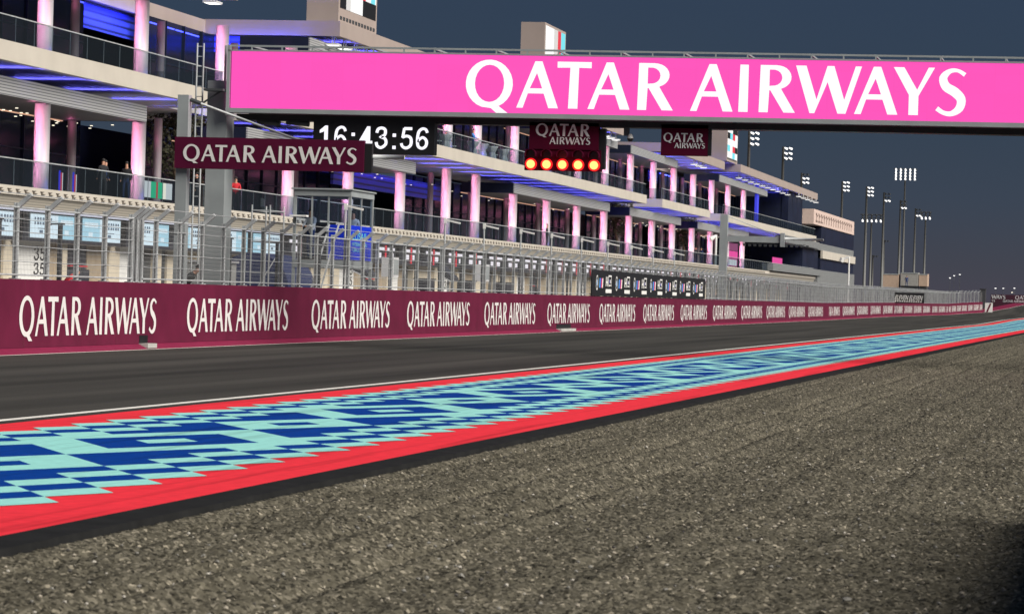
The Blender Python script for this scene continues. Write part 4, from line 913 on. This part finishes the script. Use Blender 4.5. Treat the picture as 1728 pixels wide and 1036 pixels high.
# containers and platform beyond the fence
def container(x0, x1, z0, z1, y, lab, m_):
    o = thing('container', (x0, y, 0), lab, 'container', 'beige containers beyond the far fence'); MB().box(x0, x1, y, y+4, z0, z1).build('body', m_, o)
    MB().box(x0, x1, y-.05, y-.002, z1-.15, z1).build('rim', steel2, o); MB().box(x0+.1, x1-.1, y+.2, y+3.8, 0, z0-.004).build('support', steeld, o); return o
beige = mat('beige_container', (.44, .32, .24), .8, var=.08)
container(-37.6, -35.2, 4.5, 6.6, 522, 'plain beige container on the left beyond the far fence', beige)
container(-34.9, -32.2, 4.8, 6.85, 522.5, 'grey platform container in the middle with a blue clothed worker in front', mat('grey_container', (.30, .29, .27), .8, var=.1))
container(-32.1, -30.8, 4.8, 6.7, 523, 'narrow beige container on the right with white lamps on top', beige)
# far banner wall
fw_ = thing('far_banner_wall', (-22, 646, 0), 'dark maroon hoarding with two rows of airline lettering at the right edge', 'hoarding')
MB().box(-25.9, 10, 646, 646.4, 0, 4.35).build('panel', mat('far_maroon', (.045, .006, .02), .6), fw_)
for ox, oz, s in ((-31.05, 3.5, .74), (-21.3, 3.5, .74), (-11.5, 3.5, .74), (-29.6, 2.92, .42), (-23.6, 2.92, .42), (-17.8, 2.92, .42), (-12, 2.92, .42)):
    pos = [(c, x) for c, x in POS if ox+x*s > -25.8]
    layout(pos, lambda u, v: (ox+u, 645.97, v), MB(), s=s, oy=oz).build('lettering', lettg, fw_)
o = thing('end_pillar', (-26, 600, 0), 'dark square block at the far end of the debris fence', 'pillar'); MB().box(-25.9, -24.9, 598, 600, 0, 5.0).build('shaft', steeld, o); MB().box(-26.0, -24.8, 597.9, 600.1, 5.002, 5.1).build('cap', steeld, o)
o = thing('attenuator', (-23.9, 578, 0), 'pale striped crash cushion at the end of the maroon wall', 'barrier'); MB().box(-24.1, -22.9, 577.8, 579.5, .5, 2.6).build('body', white, o)
mb = MB(); mb.quad((-23.9, 577.78, 1.0), (-23.6, 577.78, 1.0), (-23.0, 577.78, 2.5), (-23.3, 577.78, 2.5)); mb.build('stripe', maroon, o)
# distant lights
for i, (x, y, z, lab) in enumerate(((-58.7, 1514, 10.4, 'white'), (-55.3, 1515, 10.5, 'white'), (-50.4, 1516, 10.7, 'white'), (-51.4, 1516, 8.8, 'amber'), (-77.1, 1511, 15.5, 'white'), (-74.6, 1511, 16.1, 'white'), (-78.9, 1510, 14.4, 'white'))):
    o = thing('street_lamp', (x, y, 0), 'tiny distant %s street lamp, %s from the left' % (lab, ords[(0, 1, 3, 2, 1, 2, 0)[i]])+(' above the far hoarding' if i < 4 else ' right of the beige containers'), 'street lamp', 'distant street lamps on the horizon')
    MB().tube((x, y, 0), (x, y, z), .08, 6).build('pole', steeld, o); MB().box(x-.35, x+.35, y-.3, y+.3, z, z+.3).build('lamp', lampw if lab == 'white' else lampd, o)
# ================================================================ TREES in the gaps of the terrace
def tree(x, y, z0, H, lab, seed):
    rng = random.Random(seed); o = thing('palm_tree', (x, y, z0), lab, 'tree', 'dim trees in the building gaps')
    mb = MB(); pts = [(x+.15*math.sin(k_*.9), y, z0+H*.6*k_/6) for k_ in range(7)]
    for k_ in range(6): mb.tube(pts[k_], pts[k_+1], .17-.015*k_, 8, .155-.015*k_)
    top = Vector(pts[-1])
    for k_ in range(7):
        a = rng.uniform(0, 6.28); mb.tube(top, top+Vector((math.cos(a)*1.0, math.sin(a)*1.0, rng.uniform(.6, 1.8))), .06, 5, .02)
    mb.build('trunk', bark, o)
    mb = MB()
    for i in range(2600):
        a = rng.uniform(0, 6.28); rr_ = rng.random()**.6; zz = rng.uniform(-1, 1)
        cl = Vector((math.cos(a)*rr_*1.7, math.sin(a)*rr_*1.9, zz*H*.38*(1-.35*rr_)))
        if math.sin(cl.x*3.1+seed)*math.cos(cl.y*2.7)*math.sin(cl.z*2.2+1) > .12: continue
        c = top+Vector((0, 0, H*.1))+cl; d1 = Vector((rng.gauss(0, 1), rng.gauss(0, 1), rng.gauss(0, 1))).normalized(); d2 = d1.cross(Vector((rng.gauss(0, 1), rng.gauss(0, 1), 1))).normalized()
        s = rng.uniform(.07, .17); mb.quad(c-d1*s, c+d2*s*.5, c+d1*s, c-d2*s*.5)
    mb.build('crown', leafm, o)
tree(-49.6, 170.5, F1, 5.2, 'dim leafy tree in the first building gap left of the gantry post', 3)
tree(-50.2, 177.5, F1, 5.5, 'dim leafy tree half hidden behind the gantry leg', 4)
tree(-48.6, 318.5, F1, 5.5, 'dim leafy tree in the second building gap under the short cream slab', 5)
tree(-48.6, 368.0, F1, 5.5, 'dim leafy tree in the third building gap right of the middle columns', 6)
# ================================================================ PEOPLE
def person(loc, yaw_, lab, shirt, trouser, pose='stand', hat=None):
    o = thing('person', loc, lab, 'person')
    J = {'pel': (0, 0, .95), 'sp': (0, 0, 1.18), 'ch': (0, -.01, 1.38), 'nk': (0, 0, 1.50), 'hd0': (0, .02, 1.60), 'hd1': (0, .01, 1.72)}
    for s, n_ in ((-1, 'l'), (1, 'r')):
        J.update({n_+'hp': (s*.10, 0, .90), n_+'kn': (s*.12, .03, .50), n_+'an': (s*.13, -.02, .09), n_+'to': (s*.14, .16, .04), n_+'sh': (s*.19, -.01, 1.42), n_+'el': (s*.26, -.02, 1.13), n_+'wr': (s*.24, .12, .92), n_+'hn': (s*.23, .17, .84)})
    if pose == 'lean':
        for s, n_ in ((-1, 'l'), (1, 'r')): J[n_+'el'] = (s*.25, .14, 1.18); J[n_+'wr'] = (s*.12, .36, 1.14); J[n_+'hn'] = (s*.08, .43, 1.15)
    if pose == 'bend':
        def bend(p):
            x_, y_, z_ = p; v = Vector((x_, y_, z_-.95)); v.rotate(Matrix.Rotation(R(-42), 3, 'X')); return (v.x, v.y, v.z+.95)
        for k_ in list(J):
            if k_ in ('pel',) or k_[1:] in ('hp', 'kn', 'an', 'to'): continue
            J[k_] = bend(J[k_])
    E_ = [('pel', 'sp', 1), ('sp', 'ch', 1), ('ch', 'nk', 1), ('nk', 'hd0', 0), ('hd0', 'hd1', 0)]
    for n_ in 'lr': E_ += [('pel', n_+'hp', 2), (n_+'hp', n_+'kn', 2), (n_+'kn', n_+'an', 2), (n_+'an', n_+'to', 3), ('ch', n_+'sh', 1), (n_+'sh', n_+'el', 1), (n_+'el', n_+'wr', 1), (n_+'wr', n_+'hn', 0)]
    Rd = {'pel': (.15, .11), 'sp': (.14, .10), 'ch': (.16, .11), 'nk': (.06, .06), 'hd0': (.085, .095), 'hd1': (.078, .09)}
    for n_ in 'lr': Rd.update({n_+'hp': (.09, .09), n_+'kn': (.06, .06), n_+'an': (.042, .042), n_+'to': (.035, .03), n_+'sh': (.065, .065), n_+'el': (.045, .045), n_+'wr': (.03, .03), n_+'hn': (.035, .028)})
    bm = bmesh.new(); sk = bm.verts.layers.skin.verify(); V = {}
    for k_, p in J.items(): V[k_] = bm.verts.new(p); V[k_][sk].radius = Rd[k_]; V[k_][sk].use_root = (k_ == 'pel')
    for a, c, _ in E_: bm.edges.new((V[a], V[c]))
    me = bpy.data.meshes.new('b'); bm.to_mesh(me); bm.free()
    tmp = bpy.data.objects.new('b', me); sc.collection.objects.link(tmp); tmp.modifiers.new('s', 'SKIN').use_smooth_shade = True; tmp.modifiers.new('u', 'SUBSURF').levels = 1
    dg = bpy.context.evaluated_depsgraph_get(); m2 = bpy.data.meshes.new_from_object(tmp.evaluated_get(dg)); bpy.data.objects.remove(tmp)
    m2.materials.clear()
    for m_ in (skin, shirt, trouser, black): m2.materials.append(m_)
    for p in m2.polygons:
        c = p.center; best = 9; bi = 0
        for a, d, mi in E_:
            A_, B_ = Vector(J[a]), Vector(J[d]); tt = max(0, min(1, (c-A_).dot(B_-A_)/(B_-A_).length_squared)); ds = (c-(A_+(B_-A_)*tt)).length
            if ds < best: best = ds; bi = mi
        p.material_index = bi; p.use_smooth = True
    bo = bpy.data.objects.new('body', m2); sc.collection.objects.link(bo); bo.parent = o
    h1 = Vector(J['hd1']); mb = MB()
    for i in range(10):
        for j in range(4):
            f = lambda i_, j_: (h1.x+.093*math.cos(6.283*i_/10)*math.cos(j_*.4), h1.y-.015+.105*math.sin(6.283*i_/10)*math.cos(j_*.4), h1.z+.005+.095*math.sin(j_*.4))
            mb.quad(f(i, j), f(i+1, j), f(i+1, j+1), f(i, j+1))
    ho = mb.build('hair' if not hat else 'cap', hat or hair); ho.parent = o
    fo = MB()
    for s in (-1, 1): fo.box(h1.x+s*.032-.012, h1.x+s*.032+.012, h1.y+.082, h1.y+.092, h1.z-.035, h1.z-.02)
    fo.tube((h1.x, h1.y+.085, h1.z-.045), (h1.x, h1.y+.108, h1.z-.065), .013, 6); fo.box(h1.x-.025, h1.x+.025, h1.y+.078, h1.y+.088, h1.z-.095, h1.z-.087); fe = fo.build('face_features', skin if hat else hair); fe.parent = o
    o.rotation_euler.z = yaw_; return o, J
person((-45.75, 263.1, F1), R(-90), 'person in dark clothes alone at the terrace glass below the start lights', blk_cloth, blk_cloth)
person((-45.8, 356.8, F1), R(200), 'person in dark clothes standing left of the white mast on the terrace', blk_cloth, blk_cloth)
person((-45.8, 361.5, F1), R(150), 'person in dark blue standing right of the white mast on the terrace', dkb_cloth, dkb_cloth)
person((-45.55, 230.6, F2), R(-90), 'person in pale blue leaning on the upper balcony glass right of the clock', blue_cloth, dkb_cloth, 'lean')
person((-46.3, 224.8, F2-.45), R(-90), 'person in blue seated low behind the upper balcony glass beside the clock', blue_cloth, dkb_cloth, 'lean')
for y_, x_, a_, c1, c2, l_ in ((147.6, -46.4, 40, blk_cloth, blk_cloth, 'person in black behind the lower glass just right of the small colour screens'), (149.2, -46.8, -60, dkb_cloth, blk_cloth, 'person in dark blue behind the lower glass midway between the left columns'), (150.6, -46.2, 180, blk_cloth, dkb_cloth, 'person facing the track behind the lower glass, nearest the second left column'),
        (162.6, -46.2, 120, blk_cloth, blk_cloth, 'person in black beside the bright terrace screens'), (168.2, -45.7, 200, red_cloth, blk_cloth, 'person in red leaning on the terrace rail between the two grey posts')):
    person((x_, y_, F1), R(a_), l_, c1, c2, 'lean' if c1 is red_cloth else 'stand')
p_, J = person((-28.5, 115.2, 2.78), R(150), 'cabin operator in grey and blue wearing a black headset at the left opening', wht_cloth, dkb_cloth, 'lean')
mb = MB()
for s in (-1, 1): mb.tube((s*.09, .01, 1.70), (s*.125, .01, 1.70), .045, 10)
for i in range(8): a0, a1 = math.pi*i/8, math.pi*(i+1)/8; mb.bar((.115*math.cos(a0), 0, 1.72+.13*math.sin(a0)), (.115*math.cos(a1), 0, 1.72+.13*math.sin(a1)), .02, .02)
hs = mb.build('headset', black); hs.parent = p_
person((-27.5, 117.4, 2.78), R(170), 'second cabin operator in a pale top seen through the right cabin window', wht_cloth, blk_cloth)
person((-27.9, 97.0, .75), R(-100), 'person in black bending forward by the foot of the sign post', blk_cloth, blk_cloth, 'bend')
person((-29.0, 88.6, .55), R(-60), 'person in red and white leaning over left of the sign post', red_cloth, wht_cloth, 'bend')
person((-33.9, 521.5, 4.6), R(190), 'worker in blue standing in front of the grey platform container', dkb_cloth, dkb_cloth)
# ================================================================ TERRACE FURNITURE and white pieces added as balcony glass reflections
def chair(loc, m_, lab, grp):
    x, y, z = loc; o = thing('terrace_chair', loc, lab, 'chair', grp)
    MB().box(x-.25, x+.25, y-.25, y+.25, z+.43, z+.49).build('seat', m_, o); MB().box(x-.28, x-.23, y-.25, y+.25, z+.492, z+.95).build('backrest', m_, o)
    for a in (-.21, .19):
        for c in (-.21, .19): MB().box(x+a, x+a+.03, y+c, y+c+.03, z, z+.428).build('leg', steeld, o)
places = [(176.5, 'leftmost beside the gantry leg'), (179.0, 'second from the gantry leg'), (183.3, 'third from the gantry leg'), (186.2, 'fourth from the gantry leg'), (189.4, 'nearest the cabin roof')]
for i, (y, lab) in enumerate(places): chair((-46.2-(i % 2)*.6, y, F1), steeld, 'dark grey terrace chair behind the lower glass, '+lab, 'dark chairs on the lower terrace')
wl = ['closest to the clock', 'second from the clock', 'third from the clock', 'fourth from the clock', 'fifth from the clock', 'beside the pink upper column']
for i, y in enumerate((220.5, 228, 234, 237.4, 241, 247.5)): chair((-46.0-(i % 2)*.5, y, F2), white, 'added white chair imitating reflections in the upper glass, '+wl[i], 'added white chairs imitating glass reflections')  # white chairs added to suggest reflections in the balcony glass
def table(y, lab):  # draped tables added in place of bright reflections on the balcony glass
    o = thing('reflection_table', (-45.9, y, F2), lab, 'table', 'added white tables imitating glass reflections')
    mb = MB(); k_ = 16; pr = [(.40, 1.0), (.42, .98), (.22, .55), (.34, .02)]
    for i in range(k_):
        a0, a1 = 6.2832*i/k_, 6.2832*(i+1)/k_; w0, w1 = 1+.10*math.cos(4*a0), 1+.10*math.cos(4*a1)
        P = lambda r, z, a, w_: (-45.9+r*w_*math.cos(a), y+r*w_*math.sin(a), F2+z)
        for (ra, za), (rb, zb_) in zip(pr[:-1], pr[1:]): mb.quad(P(ra, za, a0, w0), P(ra, za, a1, w1), P(rb, zb_, a1, w1), P(rb, zb_, a0, w0))
    mb.build('tablecloth_skirt', wht_cloth, o, smooth=True); MB().tube((-45.9, y, F2+1.0), (-45.9, y, F2+1.02), .40, 16).build('table_top', wht_cloth, o)
for y, l in ((222.8, 'first added white table imitating glass reflections right of the clock'), (232.4, 'added white table imitating glass reflections, just right of the leaning person'), (236.0, 'added white table imitating glass reflections midway along the upper balcony'), (239.6, 'added white table imitating glass reflections, second from the pink upper column'), (244.2, 'added white table imitating glass reflections nearest the pink upper column')): table(y, l)
